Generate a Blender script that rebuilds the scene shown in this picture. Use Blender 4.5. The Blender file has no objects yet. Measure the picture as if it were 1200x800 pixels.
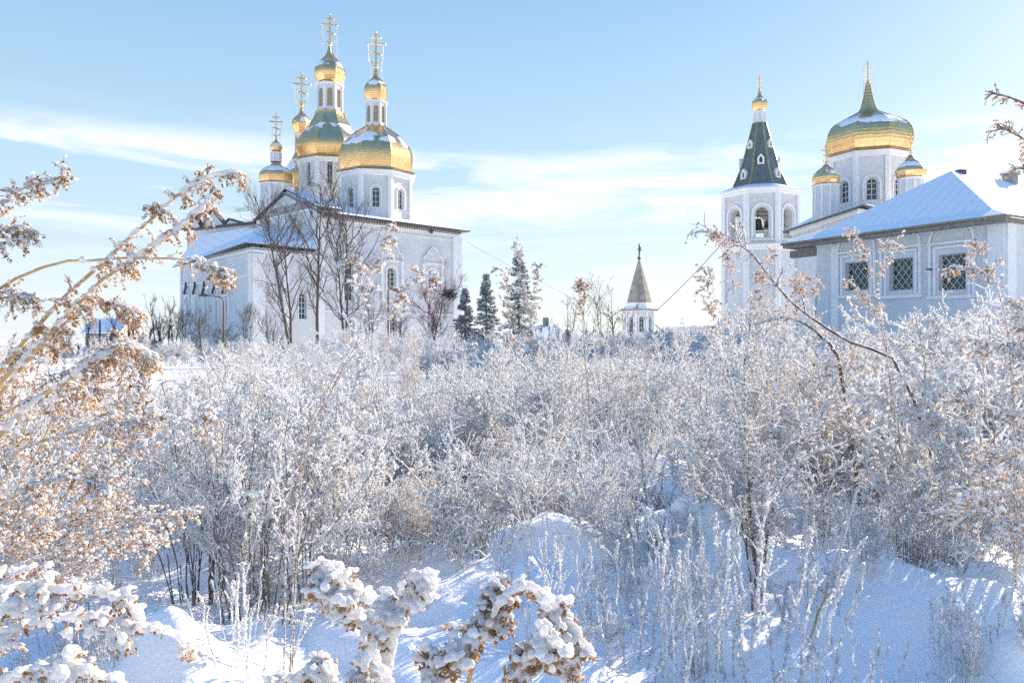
import bpy, math, random
import numpy as np
from mathutils import Vector
R = math.radians
PI = math.pi
F = 900.0; HZ = 397.0; CH = 1.7
rng = np.random.default_rng(7)
random.seed(7)
scene = bpy.context.scene
col = scene.collection

# ------------------------------------------------------------------ basics
def P(px, py, D):
    """point of the place seen at a photo pixel, at depth D metres"""
    return np.array([(px-600)/F*D, D, CH+(HZ-py)/F*D])
def Z(py, D): return CH+(HZ-py)/F*D

def tag(o, label=None, cat=None, group=None, kind=None):
    if label: o['label'] = label
    if cat: o['category'] = cat
    if group: o['group'] = group
    if kind: o['kind'] = kind
    return o
def empty(name, loc, label=None, cat=None, group=None):
    o = bpy.data.objects.new(name, None); col.objects.link(o)
    o.location = loc; o.empty_display_size = .2
    return tag(o, label, cat, group)
def origin_of(o):
    v = Vector((0,0,0))
    while o is not None:
        v = v + o.location; o = o.parent
    return np.array(v)

class MB:
    def __init__(s): s.v = []; s.f = []; s.m = []; s.n = 0
    def add(s, verts, faces, mi=0):
        verts = np.asarray(verts, float).reshape(-1,3)
        s.v.append(verts)
        for f in faces: s.f.append([i+s.n for i in f])
        s.m += [mi]*len(faces)
        s.n += len(verts)
    def quad(s, a, b, c, d, mi=0): s.add([a,b,c,d], [(0,1,2,3)], mi)
    def box(s, c, sx, sy, sz, ang=0, mi=0):
        """centre of base c, size; rotated about z"""
        ca, sa = math.cos(ang), math.sin(ang)
        V = []
        for z in (0, sz):
            for x, y in ((-.5,-.5),(.5,-.5),(.5,.5),(-.5,.5)):
                x_, y_ = x*sx, y*sy
                V.append((c[0]+x_*ca-y_*sa, c[1]+x_*sa+y_*ca, c[2]+z))
        s.add(V, [(3,2,1,0),(4,5,6,7),(0,1,5,4),(1,2,6,5),(2,3,7,6),(3,0,4,7)], mi)
    def prism(s, plan, z0, z1, mi=0):
        n = len(plan)
        z0 = [z0]*n if np.isscalar(z0) else z0
        z1 = [z1]*n if np.isscalar(z1) else z1
        V = [(p[0],p[1],z) for p,z in zip(plan,z0)]+[(p[0],p[1],z) for p,z in zip(plan,z1)]
        fs = [(i,(i+1)%n,n+(i+1)%n,n+i) for i in range(n)]
        fs += [tuple(range(n))[::-1], tuple(range(n,2*n))]
        s.add(V, fs, mi)
    def rings(s, c, prof, n, rot=0, mi=0, cap=True):
        """surface of revolution with n flat sides; prof [(r,z)]"""
        V = []
        for r, z in prof:
            for k in range(n):
                a = rot+2*PI*k/n
                V.append((c[0]+r*math.cos(a), c[1]+r*math.sin(a), z))
        fs = []
        for i in range(len(prof)-1):
            for k in range(n):
                fs.append((i*n+k, i*n+(k+1)%n, (i+1)*n+(k+1)%n, (i+1)*n+k))
        if cap:
            fs.append(tuple(range(n))[::-1]); fs.append(tuple(range((len(prof)-1)*n, len(prof)*n)))
        s.add(V, fs, mi)
    def tube(s, pts, r, n=6, mi=0):
        pts = np.asarray(pts, float)
        r = np.full(len(pts), r) if np.isscalar(r) else np.asarray(r)
        v, f = tubes(pts[None], r[None], n)
        s.add(v, [tuple(x) for x in f], mi)
    def ball(s, c, r, mi=0):
        s.add(np.array(ICO[0])*r+np.asarray(c), ICO[1], mi)
    def build(s, name, mats, parent=None, smooth=False):
        if not isinstance(mats, (list,tuple)): mats = [mats]
        v = np.concatenate(s.v) if s.v else np.zeros((0,3))
        org = origin_of(parent) if parent is not None else np.zeros(3)
        if parent is None and len(v):
            org = np.array([(v[:,0].min()+v[:,0].max())/2,(v[:,1].min()+v[:,1].max())/2,v[:,2].min()])
        me = bpy.data.meshes.new(name)
        me.from_pydata((v-org).tolist(), [], s.f)
        for m in mats: me.materials.append(m)
        if len(mats) > 1: me.polygons.foreach_set('material_index', s.m)
        if smooth: me.polygons.foreach_set('use_smooth', [True]*len(me.polygons))
        me.update()
        o = bpy.data.objects.new(name, me); col.objects.link(o)
        if parent is not None: o.parent = parent
        else: o.location = org
        return o

def norm(v): return v/np.maximum(np.linalg.norm(v, axis=-1, keepdims=True), 1e-9)
def tubes(P_, r, n=3):
    """batch of polylines P_ (N,K,3), radii (N,K) -> verts, quad faces"""
    N, K, _ = P_.shape
    T = np.empty_like(P_)
    T[:,1:-1] = P_[:,2:]-P_[:,:-2]; T[:,0] = P_[:,1]-P_[:,0]; T[:,-1] = P_[:,-1]-P_[:,-2]
    T = norm(T)
    ref = np.where(np.abs(T[:,:1,2:3]) > .85, np.array([[[1.,0,0]]]), np.array([[[0,0,1.]]]))
    U = norm(np.cross(T, np.broadcast_to(ref, T.shape))); W = np.cross(T, U)
    a = np.arange(n)*2*PI/n
    V = P_[:,:,None,:] + r[:,:,None,None]*(U[:,:,None,:]*np.cos(a)[None,None,:,None]+W[:,:,None,:]*np.sin(a)[None,None,:,None])
    idx = np.arange(N*K*n).reshape(N,K,n)
    A = idx[:,:-1,:]; B = np.roll(A,-1,axis=2); C = np.roll(idx[:,1:,:],-1,axis=2); Dd = idx[:,1:,:]
    Fc = np.stack([A,B,C,Dd], -1).reshape(-1,4)
    return V.reshape(-1,3), Fc

def ico():
    t = (1+5**.5)/2
    v = [(-1,t,0),(1,t,0),(-1,-t,0),(1,-t,0),(0,-1,t),(0,1,t),(0,-1,-t),(0,1,-t),(t,0,-1),(t,0,1),(-t,0,-1),(-t,0,1)]
    v = [np.array(x)/math.sqrt(1+t*t) for x in v]
    f = [(0,11,5),(0,5,1),(0,1,7),(0,7,10),(0,10,11),(1,5,9),(5,11,4),(11,10,2),(10,7,6),(7,1,8),(3,9,4),(3,4,2),(3,2,6),(3,6,8),(3,8,9),(4,9,5),(2,4,11),(6,2,10),(8,6,7),(9,8,1)]
    return v, f
def subdiv(m):
    v, f = list(m[0]), m[1]; c = {}; g = []
    def mid(a,b):
        k = (min(a,b),max(a,b))
        if k not in c:
            p = v[a]+v[b]; v.append(p/np.linalg.norm(p)); c[k] = len(v)-1
        return c[k]
    for a,b,d in f:
        x,y,z = mid(a,b),mid(b,d),mid(d,a)
        g += [(a,x,z),(b,y,x),(d,z,y),(x,y,z)]
    return v, g
ICO0 = ico(); ICO = subdiv(ICO0); ICO2 = subdiv(ICO)
OCT = ([(1,0,0),(-1,0,0),(0,1,0),(0,-1,0),(0,0,1),(0,0,-1)], [(0,2,4),(2,1,4),(1,3,4),(3,0,4),(2,0,5),(1,2,5),(3,1,5),(0,3,5)])
LEAF = ([(-1,0,0),(-.3,.42,.12),(.5,.36,.3),(1,0,.1),(.4,-.4,.32),(-.35,-.4,.05),(0,0,-.12)], [(0,6,1),(1,6,2),(2,6,3),(3,6,4),(4,6,5),(5,6,0)])

def rand_rot(n, g):
    q = g.normal(size=(n,4)); q /= np.linalg.norm(q,axis=1,keepdims=True)
    w,x,y,z = q.T
    return np.stack([1-2*(y*y+z*z),2*(x*y-z*w),2*(x*z+y*w),2*(x*y+z*w),1-2*(x*x+z*z),2*(y*z-x*w),2*(x*z-y*w),2*(y*z+x*w),1-2*(x*x+y*y)],1).reshape(n,3,3)
def scatter(base, pts, sc, g, squash=None, jitter=0):
    """copies of base at pts with scale sc, random rotation; squash flattens in z before rotation off"""
    n = len(pts)
    if n == 0: return np.zeros((0,3)), np.zeros((0,3),int)
    bv = np.array(base[0], float); bf = np.array(base[1])
    V = np.broadcast_to(bv, (n,)+bv.shape)
    if jitter: V = V*(1+g.uniform(-jitter,jitter,(n,len(bv),1)))
    M = rand_rot(n, g)
    V = np.einsum('nij,nkj->nki', M, V)
    V = V*np.asarray(sc).reshape(n,-1,1) if np.ndim(sc)==1 else V*np.asarray(sc)[:,None,:]
    if squash is not None: V = V*np.asarray(squash)
    V = V+np.asarray(pts)[:,None,:]
    Fc = bf[None]+ (np.arange(n)*len(bv))[:,None,None]
    return V.reshape(-1,3), Fc.reshape(-1,bf.shape[1])

class NB:
    """numpy mesh builder: batches of tris or quads, with material index"""
    def __init__(s): s.v=[]; s.l=[]; s.c=[]; s.m=[]; s.n=0; s.sm=[]
    def add(s, v, f, mi=0, smooth=True):
        s.v.append(v); s.l.append((f+s.n).reshape(-1)); s.c.append(np.full(len(f), f.shape[1])); s.m.append(np.full(len(f), mi)); s.n += len(v)
        s.sm.append(np.full(len(f), smooth))
    def mesh(s, name, mats, org=(0,0,0)):
        me = bpy.data.meshes.new(name)
        if s.n == 0: return me
        v = np.concatenate(s.v)-np.asarray(org); l = np.concatenate(s.l); c = np.concatenate(s.c)
        me.vertices.add(len(v)); me.vertices.foreach_set('co', v.astype(np.float32).ravel())
        me.loops.add(len(l)); me.loops.foreach_set('vertex_index', l.astype(np.int32))
        me.polygons.add(len(c))
        st = np.concatenate([[0], np.cumsum(c)[:-1]])
        me.polygons.foreach_set('loop_start', st.astype(np.int32))
        for m in mats: me.materials.append(m)
        me.polygons.foreach_set('material_index', np.concatenate(s.m).astype(np.int32))
        me.polygons.foreach_set('use_smooth', np.concatenate(s.sm))
        me.update(calc_edges=True)
        return me
    def build(s, name, mats, parent=None, org=None):
        if not isinstance(mats,(list,tuple)): mats=[mats]
        o0 = origin_of(parent) if parent is not None else np.asarray(org if org is not None else (0,0,0), float)
        o = bpy.data.objects.new(name, s.mesh(name, mats, o0)); col.objects.link(o)
        if parent is not None: o.parent = parent
        else: o.location = o0
        return o

# ------------------------------------------------------------------ noise + ground
def vnoise(x, y, seed=0):
    xi = np.floor(x).astype(np.int64); yi = np.floor(y).astype(np.int64)
    fx = x-xi; fy = y-yi; fx = fx*fx*fx*(fx*(fx*6-15)+10); fy = fy*fy*fy*(fy*(fy*6-15)+10)
    def h(a,b):
        n = (a*374761393+b*668265263+seed*974634777) & 0xffffffff
        n = ((n^(n>>13))*1274126177) & 0xffffffff
        return ((n^(n>>16)) & 0xffff)/65535.0
    return (h(xi,yi)*(1-fx)+h(xi+1,yi)*fx)*(1-fy)+(h(xi,yi+1)*(1-fx)+h(xi+1,yi+1)*fx)*fy
def ground_at(px, py):   # flat-ground point at a photo pixel below the horizon
    D = CH*F/(py-HZ); return (px-600)/F*D, D
MOUNDS = []
for (px, py, r, h) in [(690,672,.42,.26),(640,690,.30,.16),(735,700,.38,.24),(800,668,.45,.27),(835,690,.33,.18),(560,700,.5,.2),
                       (660,740,.35,.14),(1000,745,.45,.2),(1090,742,.35,.18),(1150,730,.3,.12),(930,700,.5,.12),(1190,700,.5,.2),
                       (530,545,.4,.16),(560,580,.35,.13),(470,590,.5,.14),(600,560,.4,.14),(820,600,.7,.25),(960,600,.7,.2),(300,620,.6,.12),
                       (760,560,.5,.2),(1100,640,.35,.12),(860,770,.4,.14),(1180,790,.4,.14),(500,780,.4,.1),(150,620,.8,.12),(40,700,.5,.1)]:
    x, y = ground_at(px, py); MOUNDS.append((x,y,r,h))
_r = np.random.default_rng(5)
for _ in range(150):
    _D = math.sqrt(_r.uniform(3.4**2,10**2)); MOUNDS.append(((_r.uniform(-80,1280)-600)/F*_D,_D,_r.uniform(.10,.26),_r.uniform(.05,.16)))
def gh(x, y):
    x = np.asarray(x,float); y = np.asarray(y,float)
    h = .22*(vnoise(x/6+9,y/6,1)-.5)+.10*(vnoise(x/1.9,y/1.9+5,2)-.5)
    near = np.clip((26-y)/16,0,1)
    b = np.abs(vnoise(x/.62,y/.62,3)-.5)*2; b2 = np.abs(vnoise(x/.27+3,y/.27,4)-.5)*2
    h = h+near*(.15*(1-b)**1.3*vnoise(x/1.3,y/1.3,8)*1.2+.12*(1-b2)*vnoise(x/.8+7,y/.8,6)+.012*vnoise(x/.09,y/.09,5))
    for (mx,my,r,hh) in MOUNDS:
        d2 = ((x-mx)**2+((y-my)/1.0)**2)/(r*r)
        h = h+hh*np.exp(-d2**1.4)
    return h-.06
def gz(x,y): return float(gh(np.array([x]),np.array([y]))[0])

# ------------------------------------------------------------------ materials
MATS = {}
def nodes(name):
    m = bpy.data.materials.new(name); m.use_nodes = True
    nt = m.node_tree; b = nt.nodes['Principled BSDF']
    MATS[name] = m
    return m, nt, b
def N(nt, t, **kw):
    n = nt.nodes.new(t)
    for k, v in kw.items():
        if k in n.inputs: n.inputs[k].default_value = v
        else: setattr(n, k, v)
    return n
def L(nt, a, b): nt.links.new(a, b)
def ramp(nt, stops, interp='LINEAR'):
    r = nt.nodes.new('ShaderNodeValToRGB'); r.color_ramp.interpolation = interp
    el = r.color_ramp.elements
    while len(el) < len(stops): el.new(.5)
    for e,(p,c) in zip(el, stops):
        e.position = p; e.color = (*c,1) if len(c)==3 else c
    return r
def simple(name, c1, c2=None, scale=3, rough=.7, metal=0, bump=0, bscale=30, detail=5, bdist=.02):
    m, nt, b = nodes(name)
    b.inputs['Roughness'].default_value = rough; b.inputs['Metallic'].default_value = metal
    tc = N(nt,'ShaderNodeTexCoord')
    n = N(nt,'ShaderNodeTexNoise', Scale=scale, Detail=detail)
    L(nt, tc.outputs['Object'], n.inputs['Vector'])
    r = ramp(nt, [(.35,c1),(.65,c2 or c1)])
    L(nt, n.outputs['Fac'], r.inputs['Fac']); L(nt, r.outputs['Color'], b.inputs['Base Color'])
    if bump:
        n2 = N(nt,'ShaderNodeTexNoise', Scale=bscale, Detail=4)
        L(nt, tc.outputs['Object'], n2.inputs['Vector'])
        bp = N(nt,'ShaderNodeBump', Strength=bump, Distance=bdist)
        L(nt, n2.outputs['Fac'], bp.inputs['Height']); L(nt, bp.outputs['Normal'], b.inputs['Normal'])
    return m
M_snow = simple('snow', (.84,.86,.88),(.9,.9,.9), scale=1.5, rough=.55, bump=.35, bscale=45, bdist=.02)
M_glass = simple('window_glass', (.03,.05,.06),(.07,.10,.11), scale=2, rough=.12)
M_amber = simple('lantern_glass', (.35,.27,.13),(.45,.36,.2), scale=4, rough=.3)
M_frame = simple('white_frame', (.72,.72,.7),(.8,.8,.78), scale=8, rough=.6)
M_gframe = simple('frame_paint', (.5,.44,.3),(.6,.52,.36), scale=8, rough=.5)
M_dark = simple('dark_metal_and_shade', (.05,.055,.06),(.09,.09,.09), scale=6, rough=.5)
M_soffit = simple('soffit_wood', (.20,.18,.15),(.3,.27,.23), scale=5, rough=.8, bump=.3)
M_steel = simple('grille_steel', (.45,.46,.42),(.6,.6,.55), scale=8, rough=.5)
M_bell = simple('bell_bronze', (.06,.07,.05),(.1,.1,.07), scale=3, rough=.4, metal=.6)
M_bark = simple('tree_bark', (.085,.075,.07),(.16,.14,.125), scale=8, rough=.9)
M_rust = simple('rusty_pipe', (.16,.09,.06),(.22,.14,.09), scale=5, rough=.8)
M_concrete = simple('grey_concrete', (.28,.28,.27),(.36,.35,.33), scale=5, rough=.9)
M_redtwig = simple('red_twig', (.22,.10,.08),(.3,.14,.11), scale=5, rough=.9)

def plaster(name, c1, c2):
    """white-washed brick: faint courses in relief and patchy lime"""
    m, nt, b = nodes(name); b.inputs['Roughness'].default_value = .85
    tc = N(nt,'ShaderNodeTexCoord'); n = N(nt,'ShaderNodeTexNoise', Scale=.35, Detail=8, Roughness=.65)
    L(nt, tc.outputs['Object'], n.inputs['Vector'])
    r = ramp(nt, [(.3,c1),(.62,c2)]); L(nt, n.outputs['Fac'], r.inputs['Fac'])
    n3 = N(nt,'ShaderNodeTexNoise', Scale=2.5, Detail=8, Roughness=.7); L(nt, tc.outputs['Object'], n3.inputs['Vector'])
    r3 = ramp(nt, [(.30,(.90,.90,.91)),(.5,(1,1,1))]); L(nt, n3.outputs['Fac'], r3.inputs['Fac'])
    mx = N(nt,'ShaderNodeMixRGB', blend_type='MULTIPLY', Fac=1.0)
    L(nt, r.outputs['Color'], mx.inputs['Color1']); L(nt, r3.outputs['Color'], mx.inputs['Color2'])
    L(nt, mx.outputs['Color'], b.inputs['Base Color'])
    sp = N(nt,'ShaderNodeSeparateXYZ'); L(nt, tc.outputs['Object'], sp.inputs[0])
    w = N(nt,'ShaderNodeMath', operation='MULTIPLY'); w.inputs[1].default_value = 2*PI/.16; L(nt, sp.outputs['Z'], w.inputs[0])
    s = N(nt,'ShaderNodeMath', operation='SINE'); L(nt, w.outputs[0], s.inputs[0])
    n2 = N(nt,'ShaderNodeTexNoise', Scale=6, Detail=6); L(nt, tc.outputs['Object'], n2.inputs['Vector'])
    ad = N(nt,'ShaderNodeMath', operation='MULTIPLY_ADD'); ad.inputs[1].default_value = .12; L(nt, s.outputs[0], ad.inputs[0]); L(nt, n2.outputs['Fac'], ad.inputs[2])
    bp = N(nt,'ShaderNodeBump', Strength=.3, Distance=.05); L(nt, ad.outputs[0], bp.inputs['Height']); L(nt, bp.outputs['Normal'], b.inputs['Normal'])
    return m
M_wall = plaster('whitewashed_brick', (.60,.61,.62),(.70,.70,.70))
M_trim = simple('white_trim', (.78,.78,.77),(.84,.84,.83), scale=3, rough=.8, bump=.2, bscale=10)

def gold(name, zlo, zhi, snow_lo, snow_hi, nf=1.2):
    """gilded sheet with riveted seams; snow lying between two heights (world z)"""
    m, nt, b = nodes(name)
    geo = N(nt,'ShaderNodeNewGeometry')
    n = N(nt,'ShaderNodeTexNoise', Scale=1.3, Detail=4); L(nt, geo.outputs['Position'], n.inputs['Vector'])
    r = ramp(nt, [(.3,(.80,.50,.22)),(.7,(.96,.64,.32))]); L(nt, n.outputs['Fac'], r.inputs['Fac'])
    # snow mask
    sp = N(nt,'ShaderNodeSeparateXYZ'); L(nt, geo.outputs['Position'], sp.inputs[0])
    sn = N(nt,'ShaderNodeSeparateXYZ'); L(nt, geo.outputs['Normal'], sn.inputs[0])
    n2_ = N(nt,'ShaderNodeTexNoise', Scale=nf*.33, Detail=5, Roughness=.6); L(nt, geo.outputs['Position'], n2_.inputs['Vector'])
    n2 = N(nt,'ShaderNodeMapRange'); n2.inputs['From Min'].default_value = .3; n2.inputs['From Max'].default_value = .7; L(nt, n2_.outputs['Fac'], n2.inputs['Value'])
    hh = (snow_hi-snow_lo)
    mr = N(nt,'ShaderNodeMapRange'); mr.inputs['From Min'].default_value = snow_lo-.1*hh; mr.inputs['From Max'].default_value = snow_lo+.25*hh
    L(nt, sp.outputs['Z'], mr.inputs['Value'])
    mr2 = N(nt,'ShaderNodeMapRange'); mr2.inputs['From Min'].default_value = snow_hi+.1*hh; mr2.inputs['From Max'].default_value = snow_hi-.3*hh
    L(nt, sp.outputs['Z'], mr2.inputs['Value'])
    mu = N(nt,'ShaderNodeMath', operation='MULTIPLY'); L(nt, mr.outputs[0], mu.inputs[0]); L(nt, mr2.outputs[0], mu.inputs[1])
    ad = N(nt,'ShaderNodeMath', operation='ADD'); L(nt, mu.outputs[0], ad.inputs[0]); L(nt, n2.outputs[0], ad.inputs[1])
    st = ramp(nt, [(.0,(0,0,0)),(.5,(0,0,0)),(.52,(1,1,1))]); 
    half = N(nt,'ShaderNodeMath', operation='MULTIPLY'); half.inputs[1].default_value = .5*.74; L(nt, ad.outputs[0], half.inputs[0])
    L(nt, half.outputs[0], st.inputs['Fac'])
    up = N(nt,'ShaderNodeMath', operation='GREATER_THAN'); up.inputs[1].default_value = .12; L(nt, sn.outputs['Z'], up.inputs[0])
    fm = N(nt,'ShaderNodeMath', operation='MULTIPLY'); L(nt, st.outputs['Color'], fm.inputs[0]); L(nt, up.outputs[0], fm.inputs[1])
    mc = N(nt,'ShaderNodeMixRGB'); L(nt, fm.outputs[0], mc.inputs['Fac']); L(nt, r.outputs['Color'], mc.inputs['Color1']); mc.inputs['Color2'].default_value = (.86,.87,.89,1)
    L(nt, mc.outputs['Color'], b.inputs['Base Color'])
    inv = N(nt,'ShaderNodeMath', operation='SUBTRACT'); inv.inputs[0].default_value = 1; L(nt, fm.outputs[0], inv.inputs[1]); L(nt, inv.outputs[0], b.inputs['Metallic'])
    ro = N(nt,'ShaderNodeMapRange'); ro.inputs['To Min'].default_value = .24; ro.inputs['To Max'].default_value = .8; L(nt, fm.outputs[0], ro.inputs['Value']); L(nt, ro.outputs[0], b.inputs['Roughness'])
    # sheet pattern in relief
    ch = N(nt,'ShaderNodeTexWave', Scale=1.1, Distortion=2.0, wave_type='BANDS', bands_direction='Z'); L(nt, geo.outputs['Position'], ch.inputs['Vector'])
    nb = N(nt,'ShaderNodeTexNoise', Scale=3.5, Detail=3); L(nt, geo.outputs['Position'], nb.inputs['Vector'])
    sm = N(nt,'ShaderNodeMath', operation='MULTIPLY_ADD'); sm.inputs[1].default_value = .25; L(nt, ch.outputs['Fac'], sm.inputs[0]); L(nt, nb.outputs['Fac'], sm.inputs[2])
    bp = N(nt,'ShaderNodeBump', Strength=.5, Distance=.07); L(nt, sm.outputs[0], bp.inputs['Height']); L(nt, bp.outputs['Normal'], b.inputs['Normal'])
    return m
M_gold = gold('gilding', 0,1, 999, 1000)

def roofsnow(name, ang, gap=.55, patch=0, under=(.10,.16,.12)):
    """thin snow on a standing-seam roof: seams show as low ribs, a little metal peeps out"""
    m, nt, b = nodes(name); b.inputs['Roughness'].default_value = .6
    tc = N(nt,'ShaderNodeTexCoord'); mp = N(nt,'ShaderNodeMapping'); mp.inputs['Rotation'].default_value = (0,0,ang)
    L(nt, tc.outputs['Object'], mp.inputs['Vector'])
    sp = N(nt,'ShaderNodeSeparateXYZ'); L(nt, mp.outputs[0], sp.inputs[0])
    d = N(nt,'ShaderNodeMath', operation='DIVIDE'); d.inputs[1].default_value = gap; L(nt, sp.outputs['X'], d.inputs[0])
    fr = N(nt,'ShaderNodeMath', operation='FRACT'); L(nt, d.outputs[0], fr.inputs[0])
    rb = ramp(nt, [(.0,(1,1,1)),(.07,(1,1,1)),(.12,(0,0,0)),(.97,(0,0,0)),(1,(1,1,1))]); L(nt, fr.outputs[0], rb.inputs['Fac'])
    n = N(nt,'ShaderNodeTexNoise', Scale=1.1, Detail=8, Roughness=.6); L(nt, tc.outputs['Object'], n.inputs['Vector'])
    ad = N(nt,'ShaderNodeMath', operation='MULTIPLY_ADD'); ad.inputs[1].default_value = .5; L(nt, rb.outputs['Color'], ad.inputs[0]); L(nt, n.outputs['Fac'], ad.inputs[2])
    bp = N(nt,'ShaderNodeBump', Strength=.4, Distance=.06); L(nt, ad.outputs[0], bp.inputs['Height']); L(nt, bp.outputs['Normal'], b.inputs['Normal'])
    # seams slightly greyer where wind bared them
    mm = N(nt,'ShaderNodeMath', operation='MULTIPLY'); L(nt, rb.outputs['Color'], mm.inputs[0]); L(nt, n.outputs['Fac'], mm.inputs[1])
    r2 = ramp(nt, [(.35,(.86,.88,.90)),(.75,(.5,.54,.58))]); L(nt, mm.outputs[0], r2.inputs['Fac'])
    L(nt, r2.outputs['Color'], b.inputs['Base Color'])
    return m

def frostmat(name, base1, base2, snow_amt, trans=.3, nscale=35, snowcol=(.88,.89,.90)):
    """a twig or seed: its own colour below, snow and rime on the up-facing and random sides"""
    m, nt, b = nodes(name); b.inputs['Roughness'].default_value = .7
    geo = N(nt,'ShaderNodeNewGeometry'); sn = N(nt,'ShaderNodeSeparateXYZ'); L(nt, geo.outputs['Normal'], sn.inputs[0])
    n = N(nt,'ShaderNodeTexNoise', Scale=nscale, Detail=2); L(nt, geo.outputs['Position'], n.inputs['Vector'])
    a = N(nt,'ShaderNodeMath', operation='MULTIPLY_ADD'); a.inputs[1].default_value = .35; L(nt, sn.outputs['Z'], a.inputs[0]); L(nt, n.outputs['Fac'], a.inputs[2])
    t = 1.0-snow_amt
    st = ramp(nt, [(max(0,t-.06),(0,0,0)),(min(1,t+.06),(1,1,1))]); L(nt, a.outputs[0], st.inputs['Fac'])
    n2 = N(nt,'ShaderNodeTexNoise', Scale=9, Detail=3); L(nt, geo.outputs['Position'], n2.inputs['Vector'])
    r = ramp(nt, [(.35,base1),(.65,base2)]); L(nt, n2.outputs['Fac'], r.inputs['Fac'])
    mc = N(nt,'ShaderNodeMixRGB'); L(nt, st.outputs['Color'], mc.inputs['Fac']); L(nt, r.outputs['Color'], mc.inputs['Color1']); mc.inputs['Color2'].default_value = (*snowcol,1)
    L(nt, mc.outputs['Color'], b.inputs['Base Color'])
    if trans:
        tr = N(nt,'ShaderNodeBsdfTranslucent'); L(nt, mc.outputs['Color'], tr.inputs['Color'])
        mx = N(nt,'ShaderNodeMixShader'); mx.inputs[0].default_value = trans
        out = nt.nodes['Material Output']
        L(nt, b.outputs[0], mx.inputs[1]); L(nt, tr.outputs[0], mx.inputs[2]); L(nt, mx.outputs[0], out.inputs['Surface'])
    return m
M_stem  = frostmat('weed_stem', (.30,.20,.12),(.46,.32,.20), .46, 0, nscale=110)
M_dstem = frostmat('dark_stem', (.10,.07,.055),(.20,.14,.10), .40, 0)
M_twig  = frostmat('frosted_twig', (.36,.26,.18),(.52,.42,.32), .72, .45)
M_seed  = frostmat('brown_seed', (.33,.17,.065),(.62,.38,.18), .22, .5)
M_pseed = frostmat('pale_seed', (.46,.34,.24),(.68,.55,.42), .56, .45)
M_rime = frostmat('rimed_twig', (.50,.42,.35),(.66,.60,.55), .80, .5)
M_hstem = frostmat('golden_stem', (.42,.25,.11),(.62,.42,.22), .24, .1, nscale=120)
M_clump = frostmat('snow_clump', (.90,.90,.90),(.95,.95,.95), .5, .55)
M_needle = frostmat('spruce_needles', (.03,.05,.045),(.07,.10,.08), .43, 0, nscale=6)
M_dry = frostmat('dry_grass', (.16,.12,.07),(.34,.26,.16), .34, .2)

# ------------------------------------------------------------------ camera, light, sky
cam = bpy.data.objects.new('camera', bpy.data.cameras.new('camera')); col.objects.link(cam)
cam.location = (0,0,CH); cam.rotation_euler = (R(90),0,0)
cam.data.sensor_width = 36; cam.data.lens = 27
cam.data.shift_y = -(400-HZ)/1200*-1*-1
cam.data.clip_end = 6000; cam.data.clip_start = .05
scene.camera = cam
SUN_AZ = 44.3   # degrees right of the view direction
SUN_EL = 23.0
sd = bpy.data.lights.new('sun','SUN'); sd.energy = 5.0; sd.angle = R(.6); sd.color = (1,.84,.66)
sun = bpy.data.objects.new('sun', sd); col.objects.link(sun)
sv = Vector((math.sin(R(SUN_AZ))*math.cos(R(SUN_EL)), math.cos(R(SUN_AZ))*math.cos(R(SUN_EL)), math.sin(R(SUN_EL))))
sun.rotation_euler = sv.to_track_quat('Z','Y').to_euler(); sun.location = sv*80
w = bpy.data.worlds.new('World'); scene.world = w; w.use_nodes = True
nt = w.node_tree; bg = nt.nodes['Background']; bg.inputs['Strength'].default_value = .069
sky = N(nt,'ShaderNodeTexSky', sky_type='NISHITA', sun_disc=False); sky.sun_elevation = R(SUN_EL); sky.sun_rotation = R(SUN_AZ)
sky.air_density = 1.0; sky.dust_density = .6; sky.ozone_density = 1.6; sky.altitude = 0
tc = N(nt,'ShaderNodeTexCoord'); sp = N(nt,'ShaderNodeSeparateXYZ'); L(nt, tc.outputs['Generated'], sp.inputs[0])
# thin streaky clouds low over the horizon
mp = N(nt,'ShaderNodeMapping'); mp.inputs['Scale'].default_value = (1.9,1.9,14); mp.inputs['Rotation'].default_value = (0,R(3),0); mp.inputs['Location'].default_value = (.35,.1,.3)
L(nt, tc.outputs['Generated'], mp.inputs['Vector'])
cn = N(nt,'ShaderNodeTexNoise', Scale=1.6, Detail=9, Roughness=.60, Distortion=.6); L(nt, mp.outputs[0], cn.inputs['Vector'])
cr = ramp(nt, [(.43,(0,0,0)),(.60,(1,1,1))]); L(nt, cn.outputs['Fac'], cr.inputs['Fac'])
band = ramp(nt, [(0,(.35,.35,.35)),(.11,(.4,.4,.4)),(.155,(1,1,1)),(.225,(1,1,1)),(.25,(.1,.1,.1)),(.28,(0,0,0))]); L(nt, sp.outputs['Z'], band.inputs['Fac'])
cm = N(nt,'ShaderNodeMath', operation='MULTIPLY'); L(nt, cr.outputs['Color'], cm.inputs[0]); L(nt, band.outputs['Color'], cm.inputs[1])
cm2 = N(nt,'ShaderNodeMath', operation='MULTIPLY'); cm2.inputs[1].default_value = .9; L(nt, cm.outputs[0], cm2.inputs[0])
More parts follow.
